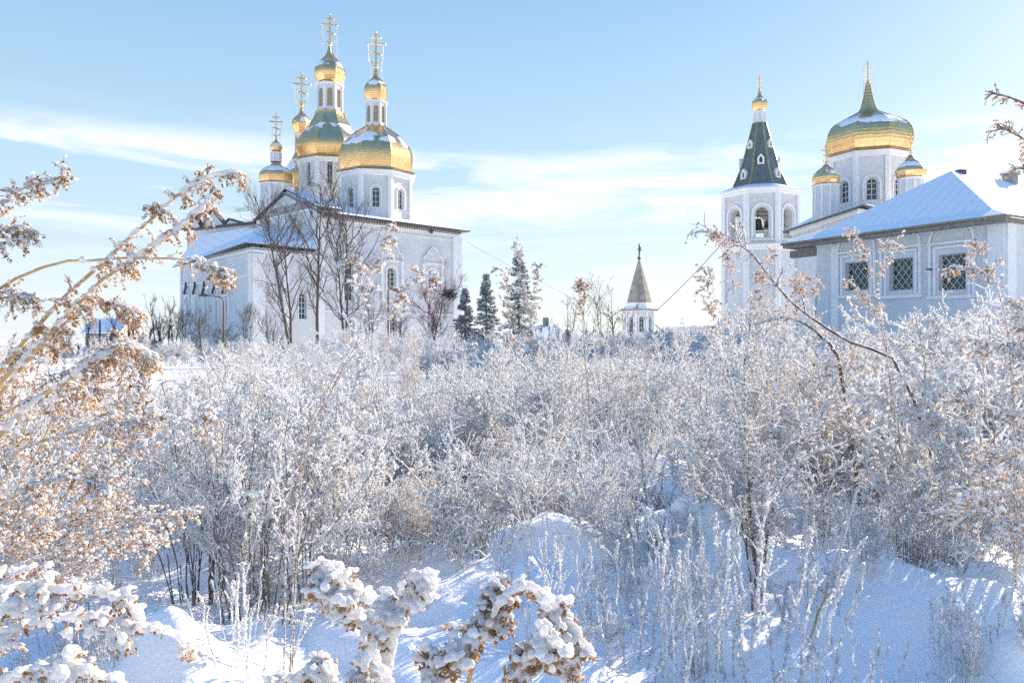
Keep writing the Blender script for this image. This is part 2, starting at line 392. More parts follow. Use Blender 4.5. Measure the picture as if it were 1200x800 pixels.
# clear winter sky: pale at the horizon, deeper blue above
hz = ramp(nt, [(0,(.79,.875,.93)),(.10,(.68,.83,.93)),(.22,(.52,.745,.91)),(.42,(.31,.55,.84)),(.62,(.20,.46,.92)),(1,(.11,.36,.98))]); L(nt, sp.outputs['Z'], hz.inputs['Fac'])
hs = N(nt,'ShaderNodeVectorMath', operation='SCALE'); hs.inputs['Scale'].default_value = 6.3; L(nt, hz.outputs['Color'], hs.inputs[0])
mxh = N(nt,'ShaderNodeMixRGB'); mxh.inputs['Fac'].default_value = .82; L(nt, sky.outputs[0], mxh.inputs['Color1']); L(nt, hs.outputs[0], mxh.inputs['Color2'])
mxc = N(nt,'ShaderNodeMixRGB'); L(nt, cm2.outputs[0], mxc.inputs['Fac']); L(nt, mxh.outputs[0], mxc.inputs['Color1']); mxc.inputs['Color2'].default_value = (6.3,6.5,6.8,1)
L(nt, mxc.outputs[0], bg.inputs['Color'])
scene.view_settings.view_transform = 'Standard'; scene.view_settings.look = 'None'
scene.view_settings.exposure = 1.35; scene.view_settings.gamma = 1
scene.render.engine = 'CYCLES'
scene.cycles.max_bounces = 5; scene.cycles.diffuse_bounces = 3; scene.cycles.glossy_bounces = 3
scene.cycles.transmission_bounces = 2; scene.cycles.use_denoising = False
scene.cycles.use_adaptive_sampling = True; scene.cycles.adaptive_threshold = .01

# ------------------------------------------------------------------ ground sheet
def axis(lo, hi, fine_lo, fine_hi, step, grow=1.09):
    a = list(np.arange(fine_lo, fine_hi, step))
    s, v = step, a[-1]
    while v < hi: s *= grow; v += s; a.append(v)
    s, v, b = step, a[0], []
    while v > lo: s *= grow; v -= s; b.append(v)
    return np.array(b[::-1]+a)
gx = axis(-2500,2500,-6.5,6.5,.045); gy = axis(-60,3500,2.2,11,.045)
X, Y = np.meshgrid(gx, gy)
H = gh(X, Y)
nx, ny = len(gx), len(gy)
V = np.stack([X,Y,H],-1).reshape(-1,3)
i = np.arange(nx*ny).reshape(ny,nx)
Fq = np.stack([i[:-1,:-1],i[:-1,1:],i[1:,1:],i[1:,:-1]],-1).reshape(-1,4)
g = NB(); g.add(V, Fq, 0, True)
tag(g.build('snow_field', M_snow), kind='structure')

# ------------------------------------------------------------------ architecture helpers
def facade(mb, A, B, z0, z1, ops=(), depth=.3, mi=0, z1b=None):
    """wall sheet from A to B (plan), outward normal to the right-hand side seen A->B reversed; real openings with reveals.
    ops: (u centre, width, z bottom, z top, arched)"""
    A = np.array(A[:2],float); B = np.array(B[:2],float); Ln = np.linalg.norm(B-A); d = (B-A)/Ln; n = np.array([d[1],-d[0]])
    def W(u, z, off=0):
        p = A+d*u+n*off; return (p[0],p[1],z)
    us = sorted({0,Ln,*[o[0]-o[1]/2 for o in ops],*[o[0]+o[1]/2 for o in ops]})
    zs = sorted({z0,z1,*[o[2] for o in ops],*[o[3] for o in ops]})
    for a,b in zip(us[:-1],us[1:]):
        for c,e in zip(zs[:-1],zs[1:]):
            um, zm = (a+b)/2,(c+e)/2
            if any(abs(um-o[0])<o[1]/2 and o[2]<zm<o[3] for o in ops): continue
            mb.quad(W(a,c),W(b,c),W(b,e),W(a,e),mi)
    for uc,wd,c,e,ar in ops:
        l, r_ = uc-wd/2, uc+wd/2; rad = wd/2
        if ar:
            sp_ = e-rad; K = 8
            arc = [(uc-rad*math.cos(PI*k/K), sp_+rad*math.sin(PI*k/K)) for k in range(K+1)]
            for (a1,b1),(a2,b2) in zip(arc[:-1],arc[1:]):
                mb.quad(W(a1,b1),W(a2,b2),W(a2,e),W(a1,e),mi) if abs(a2-a1)>1e-6 else None
                mb.quad(W(a1,b1),W(a1,b1,-depth),W(a2,b2,-depth),W(a2,b2),mi)
            top = sp_
        else:
            top = e; mb.quad(W(l,e),W(l,e,-depth),W(r_,e,-depth),W(r_,e),mi)
        mb.quad(W(l,c),W(l,c,-depth),W(l,top,-depth),W(l,top),mi)
        mb.quad(W(r_,c),W(r_,top),W(r_,top,-depth),W(r_,c,-depth),mi)
        mb.quad(W(l,c),W(r_,c),W(r_,c,-depth),W(l,c,-depth),mi)
    return W, n, d, Ln
def window(parent, W, op, depth=.3, cols=2, rows=3, glass=None, frame=None, bar=.05, lattice=False, fname='frame'):
    uc,wd,c,e,ar = op; rad = wd/2
    mb = MB(); D_ = -depth+.01
    if ar:
        K = 8; sp_ = e-rad
        pts = [W(uc-rad,c,D_),W(uc+rad,c,D_)]+[W(uc+rad*math.cos(PI*k/K),sp_+rad*math.sin(PI*k/K),D_) for k in range(K+1)]
    else: pts = [W(uc-rad,c,D_),W(uc+rad,c,D_),W(uc+rad,e,D_),W(uc-rad,e,D_)]
    mb.add(pts,[tuple(range(len(pts)))])
    pane = mb.build('window', glass or M_glass, parent)
    fb = MB(); D1 = D_+.04
    def bar_(u0,z0,u1,z1,t):
        du,dz = u1-u0,z1-z0; l = math.hypot(du,dz) or 1; ou,oz = -dz/l*t/2, du/l*t/2
        p = [(u0-ou,z0-oz),(u1-ou,z1-oz),(u1+ou,z1+oz),(u0+ou,z0+oz)]
        Vv = [W(a,b,D1-.02) for a,b in p]+[W(a,b,D1+.02) for a,b in p]
        fb.add(Vv,[(0,1,2,3),(4,5,6,7),(0,1,5,4),(1,2,6,5),(2,3,7,6),(3,0,4,7)])
    def topz(u):
        return (e-rad+math.sqrt(max(0,rad*rad-(u-uc)**2))) if ar else e
    if lattice:
        s = wd/3.5
        for sgn in (1,-1):
            k = -12
            while k < 14:
                # z = c + sgn*(u-l)*1.25 + k*s*1.25
                pts = []
                for q in range(61):
                    u = uc-rad+wd*q/60; z = c+sgn*(u-(uc-rad))*1.25+k*s*1.25
                    if c <= z <= e: pts.append((u,z))
                if len(pts) > 3: bar_(pts[0][0],pts[0][1],pts[-1][0],pts[-1][1],bar)
                k += 1
    else:
        for q in range(1,cols):
            u = uc-rad+wd*q/cols; bar_(u,c,u,topz(u),bar)
        for q in range(1,rows):
            z = c+(e-c-(rad if ar else 0))*q/(rows-(1 if ar else 0)) if ar else c+(e-c)*q/rows
            bar_(uc-rad,z,uc+rad,z,bar)
    t = bar*1.4
    bar_(uc-rad+t/2,c,uc-rad+t/2,e-(rad if ar else 0),t); bar_(uc+rad-t/2,c,uc+rad-t/2,e-(rad if ar else 0),t); bar_(uc-rad,c+t/2,uc+rad,c+t/2,t)
    if ar:
        for k in range(8):
            a1,a2 = PI*k/8,PI*(k+1)/8; rr = rad-t/2
            bar_(uc-rr*math.cos(a1),e-rad+rr*math.sin(a1),uc-rr*math.cos(a2),e-rad+rr*math.sin(a2),t)
    else: bar_(uc-rad,e-t/2,uc+rad,e-t/2,t)
    fb.build(fname, frame or M_frame, pane)
    return pane
def mould(mb, W, poly, t, o0, o1, closed=False):
    """raised band following a polyline (u,z) on a wall: width t, from offset o0 to o1"""
    p = np.array(poly,float); n = len(p)
    T = np.empty_like(p); T[1:-1] = p[2:]-p[:-2]; T[0] = p[1]-p[0]; T[-1] = p[-1]-p[-2]
    T /= np.maximum(np.linalg.norm(T,axis=1,keepdims=True),1e-9); Nn = np.stack([-T[:,1],T[:,0]],1)*t/2
    a = p+Nn; b = p-Nn
    Vv = [W(*x,o0) for x in a]+[W(*x,o0) for x in b]+[W(*x,o1) for x in a]+[W(*x,o1) for x in b]
    fs = []
    for i in range(n-1):
        fs += [(2*n+i,2*n+i+1,3*n+i+1,3*n+i),(i,i+1,2*n+i+1,2*n+i),(n+i,3*n+i,3*n+i+1,n+i+1)]
    fs += [(0,2*n,3*n,n),(n-1,2*n-1,4*n-1,3*n-1)]
    mb.add(Vv, fs)
def wbox(mb, W, u0, u1, z0, z1, o0, o1, mi=0):
    V = [W(u0,z0,o0),W(u1,z0,o0),W(u1,z1,o0),W(u0,z1,o0),W(u0,z0,o1),W(u1,z0,o1),W(u1,z1,o1),W(u0,z1,o1)]
    mb.add(V,[(3,2,1,0),(4,5,6,7),(0,1,5,4),(1,2,6,5),(2,3,7,6),(3,0,4,7)],mi)

def cross(parent, c, z0, h, ang=.25, mat=None, guys=0):
    """three-barred cross with ball ends, crescent and guy chains"""
    mb = MB(); ca, sa = math.cos(ang), math.sin(ang); t = h*.024
    def Q(u,z): return np.array([c[0]+u*ca, c[1]+u*sa, z0+z])
    def bar(u0,a,u1,b,r=t): mb.tube([Q(u0,a),Q(u1,b)], r, 4)
    bar(0,0,0,h*.97,t*1.2)
    bar(-h*.24,h*.66,h*.24,h*.66); bar(-h*.11,h*.84,h*.11,h*.84); bar(-h*.13,h*.44,h*.13,h*.36)
    for u,z in ((-.25,.66),(.25,.66),(-.12,.84),(.12,.84),(0,.99),(0,.66),(-.14,.44),(.14,.36)): mb.ball(Q(u*h,z*h), h*.032)
    mb.tube([Q(h*.17*math.sin(a)*1.0, h*.22-h*.13*math.cos(a)) for a in np.linspace(-1.25,1.25,9)], t*.8, 4)
    o = mb.build('cross', mat or M_gold, parent)
    if guys:
        gb = MB()
        for s in (-1,1):
            for dy in (-1,1):
                a_ = Q(s*h*.22,h*.66); b_ = Q(s*guys*.7, -guys*1.4)+np.array([0,dy*guys*.5,0])
                m_ = (a_+b_)/2; gb.tube([a_,m_-[0,0,h*.02],b_],.012,3)
        gb.build('chain', M_gold, o)
    return o
def prof_px(c_py, D, pts):   # [(r px, py)] -> metres
    return [(r*D/F, Z(py,D)) for r,py in pts]
def smooth_prof(pts, k=4):
    p = np.array(pts); out = []
    for i in range(len(p)-1):
        p0 = p[max(i-1,0)]; p1=p[i]; p2=p[i+1]; p3=p[min(i+2,len(p)-1)]
        for q in range(k):
            t=q/k; out.append(tuple(.5*((2*p1)+(-p0+p2)*t+(2*p0-5*p1+4*p2-p3)*t*t+(-p0+3*p1-3*p2+p3)*t**3)))
    out.append(tuple(p[-1])); return [(max(a,.02),b) for a,b in out]
def oct_rot(n, c):    # a flat side towards the camera, turned a little
    return math.atan2(-c[1],-c[0])+PI/n
def octa_pts(c, r, n, rot): return [(c[0]+r*math.cos(rot+2*PI*k/n), c[1]+r*math.sin(rot+2*PI*k/n)) for k in range(n)]
def drum(parent, c, r, z0, z1, n, rot, win=None, name='drum', cornice=True, mat=None, glass=None, frame=None, depth=.25, pil=True, rows=4, cols=2, is_open=False):
    """faceted drum; win=(width fraction, z bottom, z top)"""
    rr = r/math.cos(PI/n); pts = octa_pts(c, rr, n, rot); mb = MB(); todo = []
    tb = MB()
    for k in range(n):
        A, B = pts[k], pts[(k+1)%n]; Ln = math.dist(A,B)
        ops = []
        if win:
            ops = [(Ln/2, Ln*win[0], win[1], win[2], True)]
        W, nn, d, _ = facade(mb, A, B, z0, z1, ops, depth)
        if win and nn[1] < .35 and not is_open: todo.append((W, ops[0]))
        if pil:
            wbox(tb, W, -.02*r, Ln*.09, z0, z1, .003, .05*r); wbox(tb, W, Ln*.91, Ln+.02*r, z0, z1, .003, .05*r)
            if win and win[0] < .5:
                o = ops[0]; K=8; rad=o[1]/2*1.5
                arc = [(Ln/2-rad, o[2])]+[(Ln/2-rad*math.cos(PI*q/K), o[3]-o[1]/2+rad*math.sin(PI*q/K)) for q in range(K+1)]+[(Ln/2+rad,o[2])]
                mould(tb, W, arc, rad*.22, .003, .035*r)
    if cornice:
        h = z1-z0
        tb.rings(c, [(rr*1.02,z1-.12*r),(rr*1.07,z1-.08*r),(rr*1.07,z1-.03*r),(rr*1.12,z1),(rr*1.12,z1+.04*r)], n, rot)
    mb.prism([(p[0]*.985+c[0]*.015,p[1]*.985+c[1]*.015) for p in pts], z1-.02, z1+.01)
    dr = mb.build(name, mat or M_wall, parent)
    if tb.n: tb.build('trim', M_trim, dr)
    for W, o in todo:
        window(dr, W, o, depth, cols, rows, glass or M_glass, frame or M_frame, bar=max(.04,o[1]*.06))
    return dr
def onion(parent, c, prof, n, rot, mat, name='dome', skirt=True):
    mb = MB(); mb.rings(c, prof, n, rot)
    # raised ribs along the facet edges
    for k in range(n):
        a = rot+2*PI*k/n
        mb.tube([(c[0]+r*math.cos(a),c[1]+r*math.sin(a),z) for r,z in prof[1:]], .012*prof[0][0]+.015, 4)
    return mb.build(name, mat, parent)

exec_order = []
# ------------------------------------------------------------------ the big church on the left
def plan(px, D): return np.array([(px-600)/F*D, D])
def wallz(py, D): return Z(py, D)
ch = empty('church', (-22,98,0), 'large white brick church with five gilded faceted onion domes behind the bare trees', 'church')
A0 = plan(372,90); dL = np.array([.713,.701]); dW = np.array([-.702,.712])
B0 = A0+dL*22.1
mb = MB(); tb = MB(); wins = []
def hit(A, B, px):
    """u along wall A-B where a photo column meets it"""
    A=np.array(A);B=np.array(B);d=(B-A)/np.linalg.norm(B-A); k=(px-600)/F
    return (k*A[1]-A[0])/(d[0]-k*d[1])
def hz_(A,B,u,py):
    A=np.array(A);B=np.array(B);d=(B-A)/np.linalg.norm(B-A); return Z(py,(A+d*u)[1])
# long wall, three bays of windows
zt = 16.4
ops = []
for px,y0,y1,wd in ((409,306,352,1.25),(459,313,340,1.25),(506.5,316,340,1.25),(411,374,398,1.0),(461,368,392,1.0),(508,366,388,1.0)):
    u = hit(A0,B0,px); ops.append((u,wd,hz_(A0,B0,u,y1),hz_(A0,B0,u,y0),True))
W,n_,d_,Ln = facade(mb, A0, B0, -.5, zt, ops, .45)
wins += [(W,o) for o in ops]
for o in ops:
    u = o[0]; big = o[3] > 8
    K=8; rad=o[1]/2+.2
    arc=[(u-rad,o[2]-.1)]+[(u-rad*math.cos(PI*q/K),o[3]-o[1]/2+rad*math.sin(PI*q/K)) for q in range(K+1)]+[(u+rad,o[2]-.1)]
    mould(tb, W, arc, .22, .003, .12)
    if big:
        zc = o[3]+.45     # capitals, columns and the curling gable over each window
        hw = 1.55
        for s in (-1,1):
            wbox(tb, W, u+s*hw-.16, u+s*hw+.16, o[2]-.9, zc, .003, .26)
            wbox(tb, W, u+s*hw-.26, u+s*hw+.26, zc, zc+.22, .003, .36)
            wbox(tb, W, u+s*hw-.24, u+s*hw+.24, o[2]-1.15, o[2]-.9, .003, .34)
            wbox(tb, W, u+s*hw-.22, u+s*hw+.22, (o[2]+o[3])/2-.1, (o[2]+o[3])/2+.12, .003, .31)
        wbox(tb, W, u-hw-.3, u+hw+.3, zc+.225, zc+.45, .003, .22)
        wbox(tb, W, u-hw-.2, u+hw+.2, o[2]-1.35, o[2]-1.16, .003, .2)
        b = zc+.5; g_=[]
        g_ += [(-1.0,0),(-1.02,.25),(-.95,.5),(-.8,.68),(-.6,.74),(-.58,.95),(-.46,1.2),(-.28,1.38),(-.1,1.52),(0,1.68)]
        g_ += [(-a,z) for a,z in g_[:-1]][::-1]
        mould(tb, W, [(u+a*hw,b+z*1.25) for a,z in g_], .16, .003, .28)
        mould(tb, W, [(u+a*hw*.82,b+z*1.02) for a,z in g_], .07, .003, .12)
# corner pilasters, plinth, string course and dentils below the eaves
wbox(tb, W, .02, .9, -.4, zt-.8, .003, .16); wbox(tb, W, Ln-1.5, Ln-.02, -.4, zt-.8, .003, .3)
wbox(tb, W, 0, Ln, zt-.78, zt-.5, .003, .22); wbox(tb, W, 0, Ln, zt-1.35, zt-1.2, .003, .10); wbox(tb, W, 0, Ln, zt-.36, zt-.02, .003, .42)
wbox(tb, W, 0, Ln, 4.9, 5.1, .003, .14)
# east apse wall, catching the sun
C0 = B0+np.array([.985,.17])*3.4; 
W2,_,_,L2 = facade(mb, B0, B0+dW*(-.0)+np.array([-.35,.94])*15, -.5, zt, (), .3)
# west gable wall of the main body
A1 = A0+dW*15
G0 = np.array([*A1]); peak = (A0+A1)/2
W3,_,_,L3 = facade(mb, A1, A0, -.5, 17.2, [(hit(A1,A0,315),.9,hz_(A1,A0,hit(A1,A0,315),262),hz_(A1,A0,hit(A1,A0,315),246),False)], .35)
wins.append((W3,(hit(A1,A0,315),.9,hz_(A1,A0,hit(A1,A0,315),262),hz_(A1,A0,hit(A1,A0,315),246),False)))
mb.add([W3(0,17.2),W3(L3,17.2),W3(L3*.52,20.0)],[(0,1,2)])
wbox(tb, W3, L3-.8, L3-.02, 11, 17.0, .003, .18); wbox(tb, W3, .02, .8, 11, 17.0, .003, .18)
wbox(tb, W3, 0, L3, 16.9, 17.15, .003, .2)
# narthex
shade_strips = []
N0 = plan(295,84.2); N1 = plan(212,103); NM = A0-dL*.0
nz0 = 11.8
W4,_,_,L4 = facade(mb, N1, N0, -.5, nz0, [(hit(N1,N0,p),.55,hz_(N1,N0,hit(N1,N0,p),380),hz_(N1,N0,hit(N1,N0,p),352),True) for p in (220.5,231,242,254,266)], .3)
for p in (220.5,231,242,254,266):
    u = hit(N1,N0,p); za=hz_(N1,N0,u,380); zb=hz_(N1,N0,u,352)
    wins.append((W4,(u,.55,za,zb,True)))
    for s in (-1,1): wbox(tb, W4, u+s*.62-.1, u+s*.62+.1, za-.3, zb+.5, .003, .16)
    wbox(tb, W4, u-.85, u+.85, zb+.5, zb+.7, .003, .24); wbox(tb, W4, u-.8, u+.8, za-.55, za-.35, .003, .2)
    hb_=MB(); shade_strips.append(hb_); mould(hb_, W4, [(u-.75,zb+.85),(u-.42,zb+1.3),(u-.16,zb+1.5),(u,zb+2.25),(u+.12,zb+1.6)], .2, .205, .42)  # dark strip shaped as the shadow side of the window pediment
    mould(tb, W4, [(u-.8,zb+.8),(u-.45,zb+1.25),(u-.1,zb+1.5),(u,zb+2.3),(u+.1,zb+1.5),(u+.45,zb+1.25),(u+.8,zb+.8)], .14, .003, .2)
wbox(tb, W4, .02, .6, -.4, nz0-.7, .003, .16); wbox(tb, W4, L4-.7, L4-.02, -.4, nz0-.7, .003, .16); wbox(tb, W4, 0, L4, nz0-.6, nz0-.3, .003, .22); wbox(tb, W4, 0, L4, nz0-3.2, nz0-3.0, .003, .14)
ops = [(hit(N0,A0,355),1.0,4.0,7.0,True)]
W5,_,_,L5 = facade(mb, N0, A0-dL*.003, -.5, nz0, ops, .3); wins += [(W5,o) for o in ops]
wbox(tb, W5, .02, 1.5, -.4, nz0-.7, .003, .22); wbox(tb, W5, L5*.5-.4, L5*.5+.4, -.4, nz0-.7, .003, .16); wbox(tb, W5, 0, L5, nz0-.6, nz0-.3, .003, .22)
# refectory block with the three pointed gables on its parapet
K1 = plan(219,108.5); K0 = plan(303,101.3)
W6,_,_,L6 = facade(mb, K1, K0, 5, Z(268.5,108.5), (), .3)
zk = Z(268.5,108.5)
for pa,pb,pc,py in ((220,231,241,251.5),(243,249,273,246.5),(275,284,295,258)):
    pass
fullmb = mb
for (pa,pm,pb,py) in ((221,228,236,253),(237,249,263,247),(263.5,269,281,258)):
    ua,um,ub = hit(K1,K0,pa),hit(K1,K0,pm),hit(K1,K0,pb); zp=hz_(K1,K0,um,py)
    mb.add([W6(ua,zk,-.001),W6(ub,zk,-.001),W6(um,zp,-.001),W6(ua,zk,-.5),W6(ub,zk,-.5),W6(um,zp,-.5)],[(0,1,2),(5,4,3),(1,4,5,2),(0,2,5,3)])
wallo = mb.build('wall', M_wall, ch); [h_.build('pediment_shade', M_dark, ch) for h_ in shade_strips]  # pediment strips take the dark metal colour as painted shade
tb.build('moulding', M_trim, wallo)
for W_,o in wins:
    window(ch, W_, o, .4, 2, 5 if o[3]-o[2]>1.8 else 3, frame=M_frame, bar=.07)
# kokoshnik coping
kb = MB()
for (pa,pm,pb,py) in ((221,228,236,253),(237,249,263,247),(263.5,269,281,258)):
    ua,um,ub = hit(K1,K0,pa),hit(K1,K0,pm),hit(K1,K0,pb); zp=hz_(K1,K0,um,py)
    for (a,za),(b,zb2) in (((ua,zk),(um,zp)),((um,zp),(ub,zk))):
        V=[W6(a,za+.05,.25),W6(b,zb2+.05,.25),W6(b,zb2+.05,-.6),W6(a,za+.05,-.6),W6(a,za+.28,.25),W6(b,zb2+.28,.25),W6(b,zb2+.28,-.6),W6(a,za+.28,-.6)]
        kb.add(V,[(3,2,1,0),(4,5,6,7),(0,1,5,4),(1,2,6,5),(2,3,7,6),(3,0,4,7)])
wbox(kb, W6, -.3, L6, zk-.32, zk-.1, .003, .3)
kb.build('coping', M_dark, ch)
# roofs: thin slabs of snow on sheet iron
M_roofL = roofsnow('snowy_roof_iron', R(-45), .6)
M_roofN = roofsnow('snowy_narthex_roof', R(-45), .6)
def slab(rb, pts, t=.14, mi=0, me=1):
    """roof sheet with a dark edge below"""
    p=[np.array(x,float) for x in pts]; n=len(p)
    dn=np.array([0,0,-t])
    fan=[(0,k,k+1) for k in range(1,n-1)]
    rb.add(p,fan,mi); rb.add([x+dn for x in p],[f[::-1] for f in fan],me)
    for k in range(n): rb.add([p[k],p[(k+1)%n],p[(k+1)%n]+dn,p[k]+dn],[(0,1,2,3)],me)
def p3(p,z): return np.array([p[0],p[1],z])
rb = MB(); ov=.85
E = lambda p,a,b: p+dL*a+dW*b
zr = 19.75
Ac=E(A0,-.3,-ov); Bc=E(B0,1.0,-ov); B1=E(B0,0,15); Bd=E(B0,1.0,15+ov); rid0=E(A0,-.6,7.5); rid1=E(B0,-5.5,7.5)
slab(rb,[p3(Ac,16.55),p3(Bc,16.55),p3(rid1,zr),p3(rid0,zr+.1)],.16)
slab(rb,[p3(Bc,16.55),p3(Bd,16.55),p3(rid1,zr)],.16)
slab(rb,[p3(Bd,16.55),p3(E(A0,-.3,15+ov),17.3),p3(rid0,zr+.1),p3(rid1,zr)],.16)
# gable verge over the west wall
mm = W3(L3*.52,20.25,.0)
for (u,z) in ((-.7,17.0),(L3+.7,17.15)):
    a=W3(u,z,.35); b=W3(L3*.52,20.3,.35); c=W3(L3*.52,20.3,-3); d=W3(u,z,-3)
    slab(rb,[a,b,c,d] ,.13)
roof = rb.build('roof', [M_roofL,M_dark], ch)
rb = MB()
# narthex roofs: west slope, south slope
top1=plan(236,104); q1=plan(202,104.5); q0=plan(287,83.2)
T0=A1+dW*-1.2; 
slab(rb,[p3(q1,Z(313,104.5)),p3(q0,12.15),W3(L3*.25,Z(262,98),.05),p3(plan(233,106),Z(276,106))],.12)
slab(rb,[p3(q0,12.15),p3(E(A0,-.1,-.8),12.1),W3(L3-.02,13.2,.05),W3(L3*.25,Z(262,98),.052)],.12)
# roof of the refectory block behind the gables
slab(rb,[W6(-.3,zk+.05,.2),W6(L6+.3,zk+.05,.2),W6(L6+.3,Z(259,101)+.3,-4.5),W6(L6*.35,zk+.8,-4.5)],.15)
rb.build('roof', [M_roofN,M_dark], ch)
# dentils under the long eaves
db = MB()
for k in range(56):
    u = .3+k*.385; wbox(db, W, u, u+.17, zt-.40, zt-.03, .425, .72)
db.build('eaves_dentils', M_soffit, ch)
wbox_l = MB(); wbox_l.ball(W(hit(A0,B0,502),hz_(A0,B0,hit(A0,B0,502),272),.6),.28); wbox_l.build('floodlight', M_dark, ch)

def tower(parent, c, n, D, base=None, bulb=None, lant=None, small=None, crs=None, rotd=0, snow=(0,1), win=None):
    """drum, big bulb, lantern, small bulb, cross of one dome, from photo rows at depth D"""
    s = D/F; rot = oct_rot(n, c)+R(rotd)
    if base: # (r, ytop, zbottom)
        drum(parent, c, base[0]*s, base[2], Z(base[1],D), n, rot, win and (win[0],Z(win[2],D),Z(win[1],D)), depth=.3)
        fl = MB(); r_=base[0]*s/math.cos(PI/n); zt_=Z(base[1],D)
        fl.rings(c, [(r_*1.13,zt_+.05*r_),(r_*1.16,zt_+.055*r_),(r_*1.10,zt_+.11*r_),(r_*.9,zt_+.13*r_)], n, rot); fl.build('gilded_cornice', M_gold, parent)
    top = parent
    if bulb:
        zs = (Z(bulb[0][1],D), Z(bulb[-1][1],D))
        m = gold('gilded_dome_%d'%len(MATS), *zs, zs[0]+(zs[1]-zs[0])*snow[0], zs[0]+(zs[1]-zs[0])*snow[1])
        top = onion(parent, c, smooth_prof([(r*s/math.cos(PI/n)*1.0,Z(y,D)) for r,y in bulb]), n, rot, m)
    if lant: # (r, ybot, ytop, winfrac)
        drum(parent, c, lant[0]*s, Z(lant[1],D), Z(lant[2],D), n, rot, (lant[3],Z(lant[1],D)+.12*(lant[1]-lant[2])*s,Z(lant[2],D)-.2*(lant[1]-lant[2])*s) if lant[3] else None, 'lantern', glass=M_amber, frame=M_gframe, depth=.18, rows=5)
    if small:
        onion(parent, c, smooth_prof([(r*s,Z(y,D)) for r,y in small]), n, rot, gold('gilded_dome_%d'%len(MATS), 0,1, Z(small[0][1],D)+(Z(small[-1][1],D)-Z(small[0][1],D))*.33, Z(small[0][1],D)+(Z(small[-1][1],D)-Z(small[0][1],D))*.62) , 'small_dome')
    if crs:
        b = MB(); zc=Z(crs[0],D)
        b.ball((c[0],c[1],zc),crs[2]*s); b.build('cross_ball', M_gold, parent)
        cross(parent, c, zc, (crs[0]-crs[1])*s, .25, guys=crs[3]*s if len(crs)>3 else 0)
# A the tall central dome
D=112; c=plan(386.5,D)
tower(ch, c, 8, D, base=(33,193,15.5),
  bulb=[(32,193),(34,189),(36.3,182),(37,175),(34.3,167),(28.8,158),(23.2,150),(19.2,143),(16.6,137),(16,133)],
  lant=(14.5,132,101,.52), small=[(12.5,99),(15,96),(18,91),(18.6,86),(16.5,80),(12.5,74.5),(7.5,69),(4,64),(2.4,58),(1.6,53)],
  crs=(53,17,2.3,12), snow=(.52,.78), win=(.22,196,222))
# B the nearer dome by the long wall
D=102; c=plan(440.5,D)
tower(ch, c, 8, D, base=(39.5,209,15.6),
  bulb=[(37.5,207),(40,203),(41.3,195),(41.2,186),(39,178),(34.6,170),(28.6,163.5),(21.8,157.5),(15.5,153),(12,150)],
  lant=(11.8,149,121,.55), small=[(11.3,119.5),(12.6,116),(14,110),(13.6,104),(10.5,98.5),(6,94),(3,89),(2,84),(1.6,79)],
  crs=(79,38,2.6,9), snow=(.5,.86), win=(.26,226.5,249))
# C behind
D=118; c=plan(353.5,D)
tower(ch, c, 8, D, base=(17,228,15), bulb=[(17,226),(18.5,222),(20,213),(19.5,205),(16,197),(12,190),(9,184),(7.5,180)],
  lant=(7.6,180,158,.5), small=[(7.6,157.5),(9.5,154),(11.8,148),(11.2,143),(8,138.5),(4,134),(2,129),(1.3,124)], crs=(124,86,2.4,8), snow=(.45,.9))
# D the leftmost, slim
D=108; c=plan(323.5,D)
tower(ch, c, 8, D, base=(17,217,13), bulb=[(17,215),(18,212),(18.4,207),(16.5,202),(11.5,197.5),(6.5,195),(4.5,191)],
  lant=(6.2,190,179.5,0), small=[(4.8,178),(6.8,175.5),(7.3,172),(5.6,169),(2.5,166.5),(1.2,164),(1,162)], crs=(162,133,1.4,5), snow=(.4,.95))
# E: only its cross shows
D=120; c=plan(457.5,D)
tower(ch, c, 8, D, base=(17,205,13), bulb=[(17,203),(18.5,199),(20,194),(17,187),(9,181),(5,177)], small=[(4.8,176),(7,173),(5,170),(2,168),(1,166)], crs=(166,149,1.2), snow=(.4,.9))
# back part of the church that carries the rear drums
mb = MB(); bk=[E(A0,7,15.05),E(A0,20,15.05),E(A0,20,26),E(A0,7,26)]
mb.prism(bk,-.5,15.5); mb.build('rear_wall', M_wall, ch)

# ------------------------------------------------------------------ bell tower
bt = empty('bell_tower', (*plan(890,98),0), 'octagonal white bell tower with dark green tent roof and one small gold dome', 'bell tower')
D=98; s=D/F; c=plan(890,D); rot=oct_rot(8,c)+R(4)
zt=Z(229,D)
r8=40.5*s
drum(bt, c, r8, -.5, Z(292,D), 8, rot, None, 'shaft')
drum(bt, c, r8, Z(291.5,D), zt, 8, rot, (.42,Z(283,D),Z(249,D)), 'belfry', depth=.9, is_open=True)
